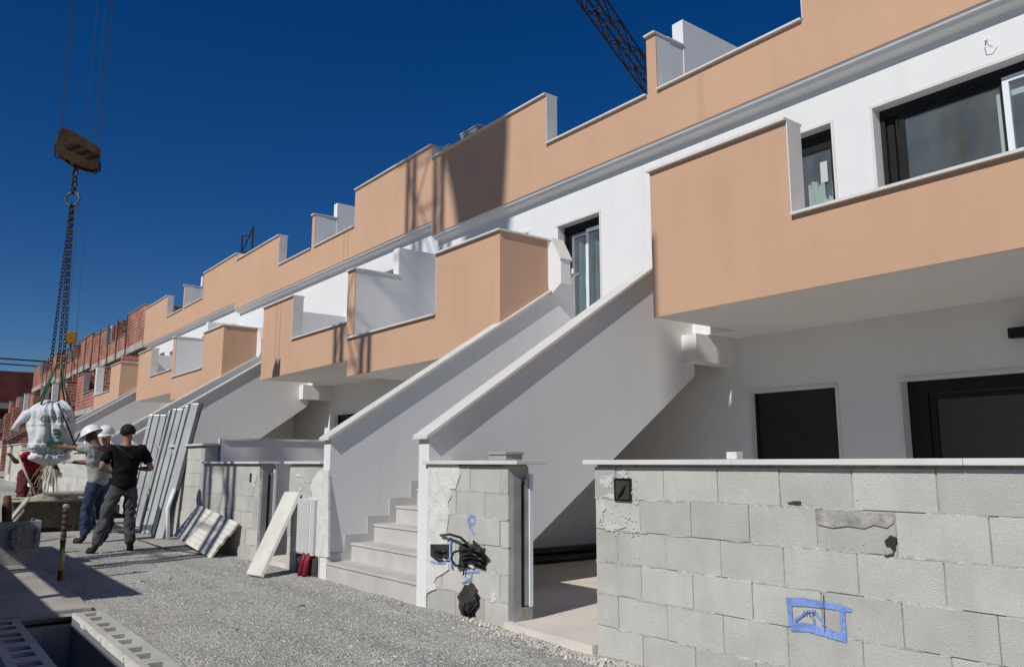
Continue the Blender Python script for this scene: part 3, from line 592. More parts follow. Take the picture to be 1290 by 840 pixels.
q([(560, 655), (550, 620), (560, 600), (585, 600)], [.02, .05, .06, .02], .012); q([(575, 655), (570, 625), (595, 590), (600, 560)], [.02, .045, .05, .02], .012); q([(545, 640), (575, 625), (590, 640)], [.02, .04, .02], .009)
cb.build('cable_conduit', M['black'], PW, smooth=True)
m = MB(); blob(m, *P2(595, 712), .035, .015, Y0 - .012, .01, seed=5, rough=.8); blob(m, *P2(562, 703), .03, .012, Y0 - .012, .012, seed=6, rough=.8); m.build('mortar_lump', M['plaster'], PW)
m = MB()
paint(m, [u(*p) for p in [(592, 340), (575, 310), (567, 285), (578, 268), (595, 275), (592, 298), (578, 300)]], .022)
paint(m, [u(*p) for p in [(507, 350), (505, 400), (510, 468)]], .02, y=Y0 - .0155)
paint(m, [u(*p) for p in [(430, 440), (455, 448), (490, 448)]], .014, y=Y0 - .0155); paint(m, [u(*p) for p in [(480, 430), (510, 435)]], .014, y=Y0 - .0157)
paint(m, [u(*p) for p in [(550, 482), (610, 480)]], .016); paint(m, [u(*p) for p in [(582, 482), (580, 520)]], .014, y=Y0 - .0068); paint(m, [u(*p) for p in [(578, 508), (545, 522)]], .022, w1=.01, y=Y0 - .0071)
m.build('blue_paint_mark', M['blue'], PW)

def gate_jamb(x, side, zb, label):
    T = thing('gate_jamb', label, 'door frame', (x, Y0 + .1, zb))
    m = MB()
    a, b = (x, x + .045) if side > 0 else (x - .045, x)
    m.box(min(a, b), max(a, b), Y0 + .02, Y0 + .055, zb + (-.02), zb + 1.10); m.box(a + .003, b - .003, Y0 + .055, Y0 + .09, zb - .02, zb + 1.085)
    m.box(a + .006, b - .006, Y0 + .13, Y0 + .165, zb + .16, zb + 1.08); m.build('steel_post', M['galv'], T)
    m = MB(); m.box(a + .008, b - .012, Y0 + .0905, Y0 + .129, zb + .17, zb + 1.05); m.build('rubber_core', M['hole'], T)
    m = MB(); m.box(a + .001, b + .003, Y0 + .168, Y0 + .20, zb + .15, zb + 1.12); m.build('white_edge', M['pvc'], T)
    m = MB(); m.box(a + .002, b - .002, Y0 + .0905, Y0 + .20, zb - .02, zb + .148); m.build('jamb_base', M['concrete'], T)
    return T
gate_jamb(-4.828, 1, 0, 'grey steel gate jamb on the end of the block stub with cables')

# --- wall stub with the electricity cabinet
CW = thing('cabinet_wall', 'narrow half plastered block wall holding the meter cabinet, left of the nearest stairs', 'wall', (-8.6, Y0, 0))
block_wall(-9.03, -8.112, 0, -8.6, (-9.11, -8.10), CW)
m = MB(); w4 = lambda x, y: P2(220 + x / 4.668, 560 + y / 4.668)
pl = [w4(*p) for p in [(908, 145), (850, 150), (820, 190), (800, 240), (812, 300), (790, 315), (770, 330), (745, 350), (740, 380), (735, 640), (880, 660), (905, 660)]]
m.prism(pl, 'y', Y0 - .012, Y0 + .01); blob(m, *w4(735, 180), .07, .02, Y0 - .002, .006, seed=3, rough=.9); blob(m, *w4(735, 265), .02, .03, Y0 - .002, .006, seed=4, rough=.9); m.build('plaster_coat', M['plaster'], CW)
EC = thing('meter_cabinet', 'pale grey electricity meter cabinet set low in the narrow wall stub', 'cabinet', (-8.4, Y0, .2))
m = MB(); m.box(-8.74, -8.20, Y0 - .05, Y0 + .02, .22, .81); m.build('cabinet_body', M['cabinet'], EC, bevel=.008)
m = MB(); m.box(-8.72, -8.31, Y0 - .058, Y0 - .0505, .235, .795); m.build('door', M['cabinet'], EC, bevel=.004)
m = MB(); m.box(-8.295, -8.275, Y0 - .054, Y0 - .0505, .235, .795); m.build('side_trim', M['pvc'], EC)
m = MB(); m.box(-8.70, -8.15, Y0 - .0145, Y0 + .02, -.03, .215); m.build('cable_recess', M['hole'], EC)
for i, (x0, x1) in enumerate(((-8.40, -8.44), (-8.29, -8.31))):
    m = MB(); m.tube([(x0, Y0 - .03, .24), (x0 - .01, Y0 - .06, .15), (x1, Y0 - .075, -.02)], .034, 12); c = m.build('red_conduit', M['redtube'], None, smooth=True)
    tag(c, ['dark red conduit under the meter cabinet, nearer the leaning plank', 'dark red conduit under the meter cabinet, nearer the stairs'][i], 'pipe', 'red conduits under the cabinet')
m = MB(); m.tube([(-8.55, Y0 - .02, .22), (-8.57, Y0 - .05, .10), (-8.50, Y0 - .04, -.01)], .012, 8); m.tube([(-8.62, Y0 - .02, .22), (-8.6, Y0 - .04, .1), (-8.62, Y0 - .03, -.01)], .01, 8); tag(m.build('black_cable', M['black'], None, smooth=True), 'thin black cables dropping below the meter cabinet to the gravel', 'cable')
m = MB(); o_ = Vector((-8.90, Y0 - .07, .86)); b_ = Vector((-8.78, 3.17, 0)); ax = Vector((.265, 0.06, 0))
m.obox(b_ + Vector((0, 0, .0)), ax, (o_ - b_), (-.01, -.03, .02)); tag(m.build('plank', M['board'], None, bevel=.003), 'wide pale plank leaning steeply beside the meter cabinet', 'plank')

# --- wall further left, before the formwork panels
LW = thing('garden_wall', 'grey block garden wall with small socket hole behind the leaning slatted board', 'wall', (-11, Y0, 0), 'block garden walls along the street')
block_wall(-12.3, -10.0, 0, -10.4, (-12.3, -9.94), LW)
m = MB(); m.box(-10.33, -10.25, Y0 - .0095, Y0 + .02, .955, 1.07); m.build('socket_hole', M['hole'], LW)
m = MB(); blob(m, -10.2, 1.01, .10, .12, Y0 - .002, .0065, seed=8, rough=.5); m.build('plaster_smear', M['smear'], LW)
m = MB(); m.box(-10.0, -9.985, Y0 + .0, Y0 + .2, -.02, 1.0); m.build('render_edge', M['plaster'], LW)
gate_jamb(-9.985, 1, 0, 'grey steel gate jamb left of the leaning plank')
m = MB(); m.box(-12.4, -12.22, 3.9, YF, -.3, 1.54); m.box(-12.42, -12.19, 3.9, YF, 1.54, 1.57)
tag(m.build('party_wall', M['white'], None), 'white yard dividing wall seen through the gateway beside the meter cabinet', 'wall')
# walls in front of the further houses
locs = ['block garden wall right behind the leaning formwork panels', 'block garden wall in front of the third finished house', 'block garden wall before the first brick house', 'block garden wall before the second brick house', 'block garden wall before the farthest brick house']
for k in range(1, 6):
    ox, zb = -PERIOD * k, DZ[k]
    for j, (a, b, lab) in enumerate(((-3.885, -1.3, ', nearer half'), (-5.955, -4.83, ', short stub by its stairs'), (-9.03, -8.112, ', narrow stub past its stairs'), (-12.3, -10.0, ', farther half'))):
        T = thing('garden_wall', locs[k - 1] + lab, 'wall', (ox + (a + b) / 2, Y0, zb), 'block garden walls along the street')
        block_wall(ox + a, ox + b, zb, ox - 3.5, (ox + a - .05, ox + b + .05), T)
    m = MB(); m.box(ox - 12.4, ox - 12.22, 3.9, YF, zb - .3, zb + 1.54)
    tag(m.build('party_wall', M['white'], None), 'white yard dividing wall past the stairs of the ' + ['second finished house', 'third finished house', 'first brick house', 'second brick house', 'farthest brick house'][k - 1], 'wall')

# small things on the copings
m = MB()
T = thing('concrete_offcut', 'small double concrete block lying on the coping of the gate pillar wall', 'block', (-5.0, Y0 + .1, 1.22))
m.box(-5.09, -4.87, Y0 + .01, Y0 + .17, 1.221, 1.262); m.build('lower_slab', M['cgrey'], T, bevel=.004)
m = MB(); m.box(-5.10, -4.86, Y0, Y0 + .18, 1.263, 1.285); m.build('upper_slab', M['cgrey'], T, bevel=.004)
m = MB(); m.box(-2.86, -2.79, Y0 + .05, Y0 + .11, 1.221, 1.262); tag(m.build('plaster_piece', M['plaster'], None, bevel=.004), 'tiny white plaster piece on the coping of the long wall', 'offcut')
# wall lamp and loose cable
T = thing('wall_lamp', 'dark flat wall lamp above the patio door of the nearest house', 'lamp', (-2.6, YF, 2.35))
m = MB(); m.box(-2.80, -2.40, YF - .10, YF - .02, 2.28, 2.37); m.build('lamp_body', M['dark'], T, bevel=.006)
m = MB(); m.box(-2.68, -2.52, YF - .02, YF, 2.29, 2.36); m.build('lamp_bracket', M['dark'], T)
m = MB(); c0 = onY(1243, 50, YF)
m.tube([c0, c0 + Vector((-.01, -.05, -.03)), c0 + Vector((0, -.06, -.10)), c0 + Vector((.05, -.05, -.12)), c0 + Vector((.09, -.04, -.08))], .004, 6)
m.tube([c0, c0 + Vector((.02, -.04, -.03)), c0 + Vector((.06, -.05, -.05))], .003, 6); m.tube([c0 + Vector((0, 0, .02)), c0 + Vector((-.01, -.03, -.03))], .009, 6)
tag(m.build('cable_end', M['pvc'], None, smooth=True), 'loose curled cable end sticking out of the white wall above the large window', 'cable')
# pipes under the stairs
for i in range(6):
    m = MB(); x = -7.55 + .085 * (i % 4) ; zp = .10 + (.075 if i > 3 else 0) ; x += .045 if i > 3 else 0
    m.tube([(x, 4.6 + .1 * (i % 3), zp), (x + .05, 6.2, zp), (x + .02 * i, 7.6, zp)], .04, 12)
    tag(m.build('black_pipe', M['black'], None, smooth=True), 'black plastic pipe in the bundle lying on the yard floor under the nearest stairs', 'pipe', 'black pipes under the stairs')
# threshold rubble
m = MB()
for i in range(900):
    x = random.uniform(-5.4, -3.2); y = 3.60 - abs(random.gauss(0, .07)) + .03 * math.sin(x * 5); r = random.uniform(.004, .02) * (1 if random.random() < .9 else 1.6)
    if x < -4.9: y = 3.665 - abs(random.gauss(0, .03))
    a = random.random() * 6
    m.add([(x + r * math.cos(a + t) * random.uniform(.7, 1.2), y + r * math.sin(a + t) * random.uniform(.7, 1.2), .0) for t in (0, 1.57, 3.14, 4.71)] + [(x + r * .3, y, .008 + r * .8), (x - r * .3, y, .008 + r * .6)], [(0, 1, 4), (1, 2, 5, 4), (2, 3, 5), (3, 0, 4, 5)], random.uniform(.75, 1.25))
M['rub'] = tint_mat('rubble', (0.50, 0.47, 0.42), rough=.95, var=.1, scale=20)
o = m.build('rubble', M['rub'], tint=True); o['kind'] = 'stuff'; o['label'] = 'pale mortar crumbs along the foot of the gateway'

# ---------------------------------------------------------------- leaning slatted board and panel stack
T = thing('slatted_board', 'pale slatted board leaning low against the block wall beside the formwork panels', 'board', (-11.6, 3.3, 0))
# rectangle lying against wall: lower-left, lower-right corners on gravel
A = Vector((-13.2, 3.12, .03)); B = Vector((-10.72, 3.22, .0)); 
Ax = (Vector((-10.95, 3.2, 0.0)) - Vector((-12.55, 3.05, .24))); Up = Vector((.14, .29, .44))
O = Vector((-12.40, 3.33, .16))
Ax = Vector((1.76, .0, -.16))
nrm = Ax.cross(Up).normalized() * .028
if nrm.y < 0: nrm = -nrm
nsl = 8
for i in range(nsl):
    mb = MB(); mb.obox(O + Up * (i / nsl) , Ax * random.uniform(.97, 1.0), Up * (.95 / nsl), nrm)
    mb.build('slat', M['board'], T)
for t in (.1, .5, .9):
    mb = MB(); mb.obox(O + Ax * t + nrm * 1.02, Ax.normalized() * .06, Up, nrm * .8); mb.build('batten', M['wood'], T)
labs = ['leftmost', 'second', 'third', 'fourth', 'rightmost']
for i, (x, wv, lx) in enumerate(((-15.75, .34, .58), (-14.65, .03, .66), (-14.42, .30, .68), (-13.78, .05, .72), (-13.52, .12, .74))):
    T = thing('formwork_panel', labs[i] + ' of the tall pale panels leaning behind the man in black', 'panel', (x, 3.35, gz(x)), 'tall panels leaning on the wall')
    b0 = Vector((x, 3.36, gz(x) + .01)) ; upv = Vector((lx * .5, lx * .45 - .02, 1.98 + .03 * i)); wd = rt * wv; th = f0 * .05
    m = MB(); m.obox(b0, wd, upv, th); m.build('panel_face', M['panel'], T, bevel=.004)
    m = MB(); m.obox(b0 + wd * 1.0 - f0 * .004, rt * .055, upv * 1.004, th * 1.1); m.build('edge_profile', M['alu'], T)
    if wv > .2:
        for gq in (.18, .55, .90):
            m = MB(); m.obox(b0 + wd * gq - f0 * .010, rt * (.010 if gq < .9 else .022), upv * 1.002, f0 * .008); m.build('edge_groove', M['alu'], T)
# timber behind panels
m = MB(); m.tube([(-13.3, 3.5, .0), (-13.35, 3.48, .5), (-13.3, 3.55, .8)], .03, 8); tag(m.build('bent_pipe', M['pvc'], None, smooth=True), 'thin white pipe end standing on the gravel at the foot of the panels', 'pipe')
m = MB(); m.tube([(-13.9, 2.2 + .9, gz(-13.9) + .012), (-12, 3.15, .016), (-10.6, 3.45, .016)], .008, 6); tag(m.build('rope', M['rust'], None), 'thin dark hose lying on the gravel up to the wall end', 'hose')
# ---------------------------------------------------------------- left foreground: pit, hollow blocks, slab
def hollow_row(x0, x1, y0, y1, z0, ztop, name, label):
    T = thing(name, label, 'wall', ((x0 + x1) / 2, y0, z0))
    m = MB(); x = x0; L = .5; t = .065
    while x < x1 - .05:
        e = min(x + L - .006, x1); w_ = (e - x - 3 * t) / 2; tt = random.uniform(.9, 1.08)
        xs = [x, x + t, x + t + w_, x + 2 * t + w_, x + 2 * t + 2 * w_, e]; ys = [y0, y0 + .055, y1 - .055, y1]
        for i in range(5):
            for j in range(3):
                if i in (1, 3) and j == 1: continue
                b = len(m.v); m.v += [(xs[i], ys[j], ztop), (xs[i + 1], ys[j], ztop), (xs[i + 1], ys[j + 1], ztop), (xs[i], ys[j + 1], ztop)]; m.face((b, b + 1, b + 2, b + 3), tt)
        for i in (1, 3):
            a, c, d0, d1 = xs[i], xs[i + 1], ys[1], ys[2]; b = len(m.v); zb = ztop - .8
            m.v += [(a, d0, ztop), (c, d0, ztop), (c, d1, ztop), (a, d1, ztop), (a, d0, zb), (c, d0, zb), (c, d1, zb), (a, d1, zb)]
            for f_ in ((0, 4, 5, 1), (1, 5, 6, 2), (2, 6, 7, 3), (3, 7, 4, 0), (4, 7, 6, 5)): m.face([b + q_ for q_ in f_], tt * .9)
        b = len(m.v); m.v += [(x, y0, z0), (e, y0, z0), (e, y1, z0), (x, y1, z0), (x, y0, ztop), (e, y0, ztop), (e, y1, ztop), (x, y1, ztop)]
        for f_ in ((0, 1, 5, 4), (1, 2, 6, 5), (2, 3, 7, 6), (3, 0, 4, 7)): m.face([b + q_ for q_ in f_], tt)
        x += L
    m.build('hollow_blocks', M['block'], T, tint=True, recalc=False)
    return T
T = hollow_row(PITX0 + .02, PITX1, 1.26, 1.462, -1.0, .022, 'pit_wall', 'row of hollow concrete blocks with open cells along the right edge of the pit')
m = MB(); x = PITX0 + .02
while x < PITX1:
    L = random.uniform(.15, .5); m.box(x, x + L, 1.245 - random.uniform(0, .012), 1.262, .0 - random.uniform(.0, .02), .026); x += L
m.build('mortar_lip', M['plaster'], T)
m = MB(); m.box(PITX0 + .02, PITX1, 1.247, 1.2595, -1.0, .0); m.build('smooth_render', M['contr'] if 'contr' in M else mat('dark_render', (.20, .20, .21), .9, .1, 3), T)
hollow_row(-7.30, PITX1, .64, .875, -1.0, .03, 'pit_wall', 'row of hollow blocks in shade at the lower left corner, inside the pit')
m = MB(); m.box(PITX0, PITX1, PITY0, PITY1, -1.05, -1.0); struct(m.build('pit_floor', M['concrete'], None))
m = MB(); m.box(PITX0 - .06, PITX0, PITY0, PITY1, -1.05, -.06); m.box(PITX0, PITX1, PITY0 - .05, PITY0, -1.05, -.01); m.box(PITX1, PITX1 + .05, PITY0, PITY1, -1.05, -.01); struct(m.build('pit_sides', M['concrete'], None))
# slab
m = MB(); n = 24; ed = []
for i in range(n + 1): ed.append((-11.0 + (11.0 - 7.5) * i / n, 1.42 + random.uniform(-.012, .012)))
m.prism([(-11.05, -.6)] + ed[::1] + [(-7.5, 1.36), (-7.47, .9), (-7.50, .3), (-7.46, -.6)], 'z', -.055, .035)
tag(m.build('concrete_slab', M['concrete'], None, bevel=.008), 'rough tan concrete slab on the ground between the pit and the broken block', 'slab')
# concrete box block
T = thing('concrete_block', 'large grey concrete block with a broken knockout, at the left edge behind the slab', 'block', (-11.2, 1.1, 0))
m = MB(); x0, x1, y0, y1 = -11.55, -10.98, .55, 1.46
m.box(x0, x1 - .03, y0, y1, .0, .50); m.build('block_body', M['cgrey'], T, bevel=.01)
m = MB(); m.box(x1 - .03, x1, y0, y1, .44, .53); m.box(x1 - .03, x1, y1 - .05, y1, .26, .44); m.box(x1 - .03, x1 - .005, y0, y1 - .0, .0, .22); m.box(x0, x1 - .031, y1 - .04, y1 + .001, .501, .53); m.build('block_rim', M['cgrey'], T, bevel=.004)
m = MB(); b = []
for i in range(9): z_ = .22 + .25 * i / 8; b.append((1.24 + .03 * math.sin(i * 2.2), z_))
m.tube([(x1 - .005, 1.20 + .02 * math.sin(i * 2), .22 + .03 * i) for i in range(9)], .05, 7, [.8, 1.1, .8, 1.2, .8, 1.1, .9, 1.2, .9]); m.build('crumbled_edge', M['mortar'], T)
# striped post
T = thing('marker_post', 'thin steel post wrapped in dark and yellow tape, standing beside the slab', 'post', (-9.62, 1.47, 0))
m = MB(); m.tube([(-9.62, 1.49, -.1), (-9.63, 1.49, .75)], .024, 10); m.build('steel_tube', M['rust'], T, smooth=True)
m = MB(); m.tube([(-9.62, 1.49, .10), (-9.623, 1.49, .33)], .0275, 10); m.build('yellow_tape', M['tape'], T, smooth=True)
m = MB()
for i in range(6): zc = .38 + .06 * i; m.tube([(-9.628, 1.49, zc), (-9.628, 1.49, zc + .03)], .029, 10)
m.build('dark_tape', M['hole'], T, smooth=True)
m = MB(); m.tube([(-9.63, 1.49, .73), (-9.63, 1.49, .755), (-9.63, 1.49, .775)], .034, 10, [.8, 1, .6]); m.build('post_cap', M['cgrey'], T, smooth=True)

# ---------------------------------------------------------------- mortar tub
T = thing('mortar_tub', 'large rusty steel mixing tub full of dry mix under the hanging bag', 'tub', (-15.6, 2.1, gz(-15.6)))
zb = gz(-15.6); m = MB()
o0 = [(-16.45, 1.62), (-15.35, 1.62), (-15.35, 2.72), (-16.45, 2.72)]; oc = (-15.9, 2.17)
def ringp(s, z_): return [(oc[0] + (x - oc[0]) * s, oc[1] + (y - oc[1]) * s, z_) for x, y in o0]
b = len(m.v); m.v += ringp(.86, zb + .10) + ringp(1.05, zb + .52) + ringp(1.0, zb + .52) + ringp(.84, zb + .14)
for r_ in range(3):
    for i in range(4): j = (i + 1) % 4; m.face((b + 4 * r_ + i, b + 4 * r_ + j, b + 4 * r_ + 4 + j, b + 4 * r_ + 4 + i))
m.face((b + 3, b + 2, b + 1, b)); m.face((b + 12, b + 13, b + 14, b + 15)); m.build('tub_shell', M['tubm'], T, recalc=False)
m = MB(); r4 = ringp(1.06, zb + .52)
for i in range(4): m.tube([r4[i], r4[(i + 1) % 4]], .022, 8)
m.build('tub_rim', M['mix'], T, smooth=True)
for (x, y) in ((-16.3, 1.75), (-15.5, 1.75), (-15.5, 2.6), (-16.3, 2.6)):
    m = MB(); m.box(x - .04, x + .04, y - .04, y + .04, zb - .02, zb + .12); m.build('foot', M['tubm'], T)
m = MB(); n = 22; b = 0
for j in range(n + 1):
    for i in range(n + 1):
        x = -16.42 + 1.04 * i / n; y = 1.65 + 1.04 * j / n; r_ = math.hypot(x + 15.9, y - 2.05)
        m.v.append((x, y, zb + .45 + .16 * max(0, 1 - r_ / .5) + .03 * noise.noise(Vector((x * 6, y * 6, 0)))))
for j in range(n):
    for i in range(n): k_ = j * (n + 1) + i; m.face((k_, k_ + 1, k_ + n + 2, k_ + n + 1))
o = m.build('dry_mix', M['mix'], None, recalc=False); o['kind'] = 'stuff'; o['label'] = 'heap of dry mortar mix inside the steel tub'
# stream falling out of the bag
m = MB()
for i in range(45):
    x, y = -14.9 + random.uniform(-.10, .06), 2.02 + random.uniform(-.07, .09); dx, dy = random.uniform(-.9, -.1), random.uniform(-.25, .2)
    t0 = random.uniform(0, .75); t1 = min(1, t0 + random.uniform(.15, .45)); p = lambda t: (x + dx * t, y + dy * t, 1.2 - .62 * t * t - .05 * t)
    m.tube([p(t0), p((t0 + t1) / 2), p(t1)], random.uniform(.003, .008), 4)
o = m.build('falling_mix', mat('straw_mix', (.45, .40, .24), 1, .1), None); o['kind'] = 'stuff'; o['label'] = 'yellowish dry mix pouring from the bag into the tub'
# second low tub / plinth behind men
T = thing('mortar_tub', 'second low dark steel tub half hidden behind the worker in grey', 'tub', (-18.2, 2.9, gz(-18.2)))
m = MB(); zb = gz(-18.2); m.prism([(2.3, zb), (3.3, zb), (3.42, zb + .48), (2.2, zb + .48)], 'x', -18.8, -17.6); m.build('tub_shell', M['tubm'], T, bevel=.01)
m = MB(); m.box(-18.78, -17.62, 2.22, 3.40, zb + .48, zb + .51); m.build('tub_lid', M['mix'], T)

# ---------------------------------------------------------------- hanging bag, chains and hook block
bx, by = -14.5, 1.94
T = thing('bulk_bag', 'white woven bulk bag with green print, hanging over the tub', 'bag', (bx, by, 1.2))
m = MB(); ns, nr = 84, 72
for j in range(nr + 1):
    t = j / nr; z_ = 1.16 + t * 1.02
    w_ = .285 + .05 * math.sin(t * 3.1) + (.03 if .25 < t < .32 else 0) - (.17 * max(0, (t - .84) / .16) ** 1.3) - (.22 * max(0, (.10 - t) / .10)) - (.03 if .16 < t < .22 else 0)
    for i in range(ns):
        a = 2 * math.pi * i / ns; c_, s_ = math.cos(a), math.sin(a); k_ = (abs(c_) ** 4 + abs(s_) ** 4) ** -.25
        nn = -.04 * (1 - abs(noise.noise(Vector((c_ * 3.1 + 4, s_ * 3.1, t * 1.0 + s_ * 1.3))) * 2.2)) ** 3 - .012 * (1 - abs(noise.noise(Vector((c_ * 6, s_ * 6 + 3, t * 3 + c_))) * 2.2)) ** 3 + noise.noise(Vector((c_ * 2.2, s_ * 2.2, t * 4.5))) * .045 + noise.noise(Vector((c_ * 6, s_ * 6, t * 6))) * .02 + abs(noise.noise(Vector((c_ * 4, s_ * 4 + t * 3, t * 3)))) * .05 * (t > .6)
        m.v.append((bx + (w_ * k_ * .93 + nn) * c_, by + (w_ * k_ * .93 + nn) * s_ + .02 * math.sin(t * 5), z_ + .02 * noise.noise(Vector((c_ * 3, s_ * 3, 7)))))
for j in range(nr):
    for i in range(ns): a = j * ns + i; b = j * ns + (i + 1) % ns; m.face((a, b, b + ns, a + ns))
m.face(tuple(range(ns - 1, -1, -1))); m.face(tuple(nr * ns + i for i in range(ns)))
m.build('sack', M['bag'], T, smooth=True)
# loose ear of the bag
m = MB(); m.tube([(bx + .05, by - .22, 2.02), (bx + .0, by - .36, 1.93), (bx - .02, by - .47, 1.80), (bx, by - .50, 1.70)], .075, 9, [.9, 1.2, .55, .75]); m.build('filling_spout', M['bag'], T, smooth=True)
# print on the side facing the camera (+X, slightly -Y face)
import_font = None
def text(body, size, loc, rot, m_, name, parent, ext=.002):
    cu = bpy.data.curves.new(name, 'FONT'); cu.body = body; cu.size = size; cu.extrude = ext; cu.align_x = 'CENTER'; cu.align_y = 'CENTER'
    ob = bpy.data.objects.new(name, cu); me = bpy.data.meshes.new_from_object(ob); bpy.data.objects.remove(ob); me.materials.append(m_)
    Mx = Matrix.Translation(loc) @ rot; me.transform(Mx); o2 = bpy.data.objects.new(name, me); C.objects.link(o2); o2.parent = parent
    if parent and parent.type == 'EMPTY': o2.matrix_parent_inverse = Matrix.Translation(-Vector(parent.location))
    return o2
rx = Matrix(((0, 0, 1, 0), (1, 0, 0, 0), (0, 1, 0, 0), (0, 0, 0, 1)))
text('CEMEX', .135, (bx + .395, by + .0, 1.86), rx, M['green'], 'print_line', T)
m = MB(); m.box(bx + .34, bx + .384, by - .02, by + .05, 1.68, 1.72); m.box(bx + .34, bx + .384, by + .00, by + .10, 1.62, 1.665); m.box(bx + .34, bx + .384, by + .02, by + .07, 1.57, 1.61); m.build('printed_symbol', M['green'], T)
m = MB(); m.box(bx + .34, bx + .383, by - .10, by + .13, 1.44, 1.53); m.build('printed_band', M['green'], T)
m = MB(); m.tube([(bx + .30, by + .02, 2.12), (bx + .42, by + .10, 1.90), (bx + .43, by + .19, 1.70), (bx + .40, by + .28, 1.50), (bx + .44, by + .36, 1.42)], .014, 6)
m.tube([(bx + .30, by + .36, 1.66), (bx + .42, by + .28, 1.52), (bx + .42, by + .15, 1.36)], .012, 6); m.build('hanging_strap', M['black'], T, smooth=True)
T2 = thing('lifting_slings', 'green lifting slings between the chains and the white bag', 'sling', (bx, by, 2.1))
hx, hz = (bx + .05, by + .02), 2.75
for (dx, dy) in ((-.2, -.2), (.2, -.2), (.2, .2), (-.2, .2)):
    m = MB(); m.tube([(bx + dx, by + dy, 2.10), (bx + dx * .5, by + dy * .55, 2.42), (hx[0] + dx * .2, hx[1] + dy * .2, hz)], .015, 6); m.build('sling', M['strap'], T2, smooth=True)
HT = 6.35; M['chainm'] = mat('dark_chain_steel', (.03, .03, .035), .6, .2, 10)
CH = thing('chain_sling', 'long dark lifting chains hanging from the crane hook to the bag', 'chain', (bx, by, 2.7))
def chain(p0, p1, L, r, name):
    p0, p1 = Vector(p0), Vector(p1); d = (p1 - p0); n = int(d.length / (L * .78)); dd = d.normalized(); a = dd.orthogonal().normalized(); b = dd.cross(a); m = MB()
    for i in range(n):
        c = p0 + d * ((i + .5) / n); s_ = a if i % 2 else b; pts = []
        for q_ in range(9):
            t = 2 * math.pi * q_ / 8; pts.append(c + dd * math.cos(t) * L / 2 + s_ * math.sin(t) * L * .33)
        m.tube(pts, r, 4)
    m.build(name, M['chainm'], CH)
chain((bx - .05, by - .085, 2.7), (bx - .01, by - .012, HT - .9), .075, .009, 'chain'); chain((bx + .06, by + .08, 2.7), (bx + .01, by + .012, HT - .9), .075, .009, 'chain'); chain((bx + .0, by + .015, 2.7), (bx + .0, by + .0, HT - .9), .075, .009, 'chain')
m = MB(); m.tube([(bx + .09 * math.sin(t * .785), by + .09 * math.sin(t * .785), HT - .82 + .12 * math.cos(t * .785)) for t in range(9)], .02, 6); m.build('master_link', M['alu'], CH, smooth=True)
chain((bx, by, HT - .72), (bx, by, HT - .22), .12, .02, 'upper_chain')
HB = thing('hook_block', 'big rust brown crane hook block high at the upper left', 'hook block', (bx, by, HT))
# plates lie in the plane facing the camera
e1 = Vector((.10, .995, 0)); e3 = Vector((0, 0, 1)); e2 = e1.cross(e3)
def plate(mb, pts, off, th):
    n = len(pts); vs = [Vector((bx, by, HT)) + e1 * a + e3 * c + e2 * off for a, c in pts] + [Vector((bx, by, HT)) + e1 * a + e3 * c + e2 * (off + th) for a, c in pts]
    mb.add(vs, [tuple(range(n)), tuple(range(2 * n - 1, n - 1, -1))] + [(i, i + n, (i + 1) % n + n, (i + 1) % n) for i in range(n)])
out = [(-.30, .26), (-.24, .34), (-.14, .34), (.28, .15), (.35, .07), (.34, -.22), (.26, -.29), (.14, -.28), (-.04, -.24), (-.25, -.12), (-.31, -.02)]
for nm, off in (('side_plate', -.10), ('side_plate', .07)):
    m = MB(); plate(m, out, off, .025); m.build(nm, M['hooky'], HB, bevel=.004)
for i, (a, c) in enumerate(((-.17, .10), (0.03, .03), (.20, -.05))):
    m = MB(); ce = Vector((bx, by, HT)) + e1 * a + e3 * c; m.tube([ce - e2 * .068, ce - e2 * .03, ce + e2 * .03, ce + e2 * .068], .145, 20, [1, .85, .85, 1]); m.build('sheave', M['drust'], HB, smooth=False)
for s in (-.115, .10):
    m = MB()
    for q_ in range(3):
        o_ = -.20 + q_ * .14; plate(m, [(o_, .03 - q_ * .055), (o_ + .16, .13 - q_ * .055), (o_ + .22, .10 - q_ * .055), (o_ + .06, .0 - q_ * .055)], s, .012)
    m.build('stiffener', M['drust'], HB)
m = MB(); P_ = lambda a, c: Vector((bx, by, HT)) + e1 * a + e3 * c
m.tube([P_(-.30, .18), P_(-.33, .0), P_(-.31, -.14), P_(-.22, -.16), P_(-.19, -.12)], .014, 6); m.build('guard_loop', M['drust'], HB, smooth=True); m = MB(); m.tube([P_(.35, -.1), P_(.36, -.25), P_(.30, -.31), P_(.20, -.28), P_(.17, -.22)], .016, 6); m.build('guard_loop', M['drust'], HB, smooth=True); m = MB(); m.tube([P_(0, -.2), P_(0, -.3)], .03, 8); m.build('hook_shank', M['drust'], HB, smooth=True)
m = MB()
for a, c in ((-.27, .25), (-.25, .2), (.30, .05), (.34, .0)): m.tube([P_(a, c), Vector((bx, by, 0)) + e1 * (a * (1.02)) + e3 * 21.0], .004, 5)
m.build('hoist_rope', M['hole'], HB)
# distant small hook block
T = thing('hook_block', 'tiny yellow crane hook block far away above the brick roofs', 'hook block', (-45, 6.53, 7.4))
m = MB(); m.box(-45.2, -44.9, 6.28, 6.78, 7.15, 7.75); m.build('block_body', M['ysteel'], T, bevel=.04)
m = MB(); m.tube([(-45, 6.53, 7.15), (-45, 6.53, 6.8)], .05, 6); m.tube([(-45, 6.45, 6.8), (-45, 6.3, 6.0)], .025, 5); m.tube([(-45, 6.6, 6.8), (-45, 6.8, 6.0)], .025, 5); m.build('hook', M['rust'], T)
m = MB()
for y in (6.33, 6.73): m.tube([(-45, y, 7.7), (-45, y, 34)], .012, 4)
m.build('hoist_rope', M['rust'], T)

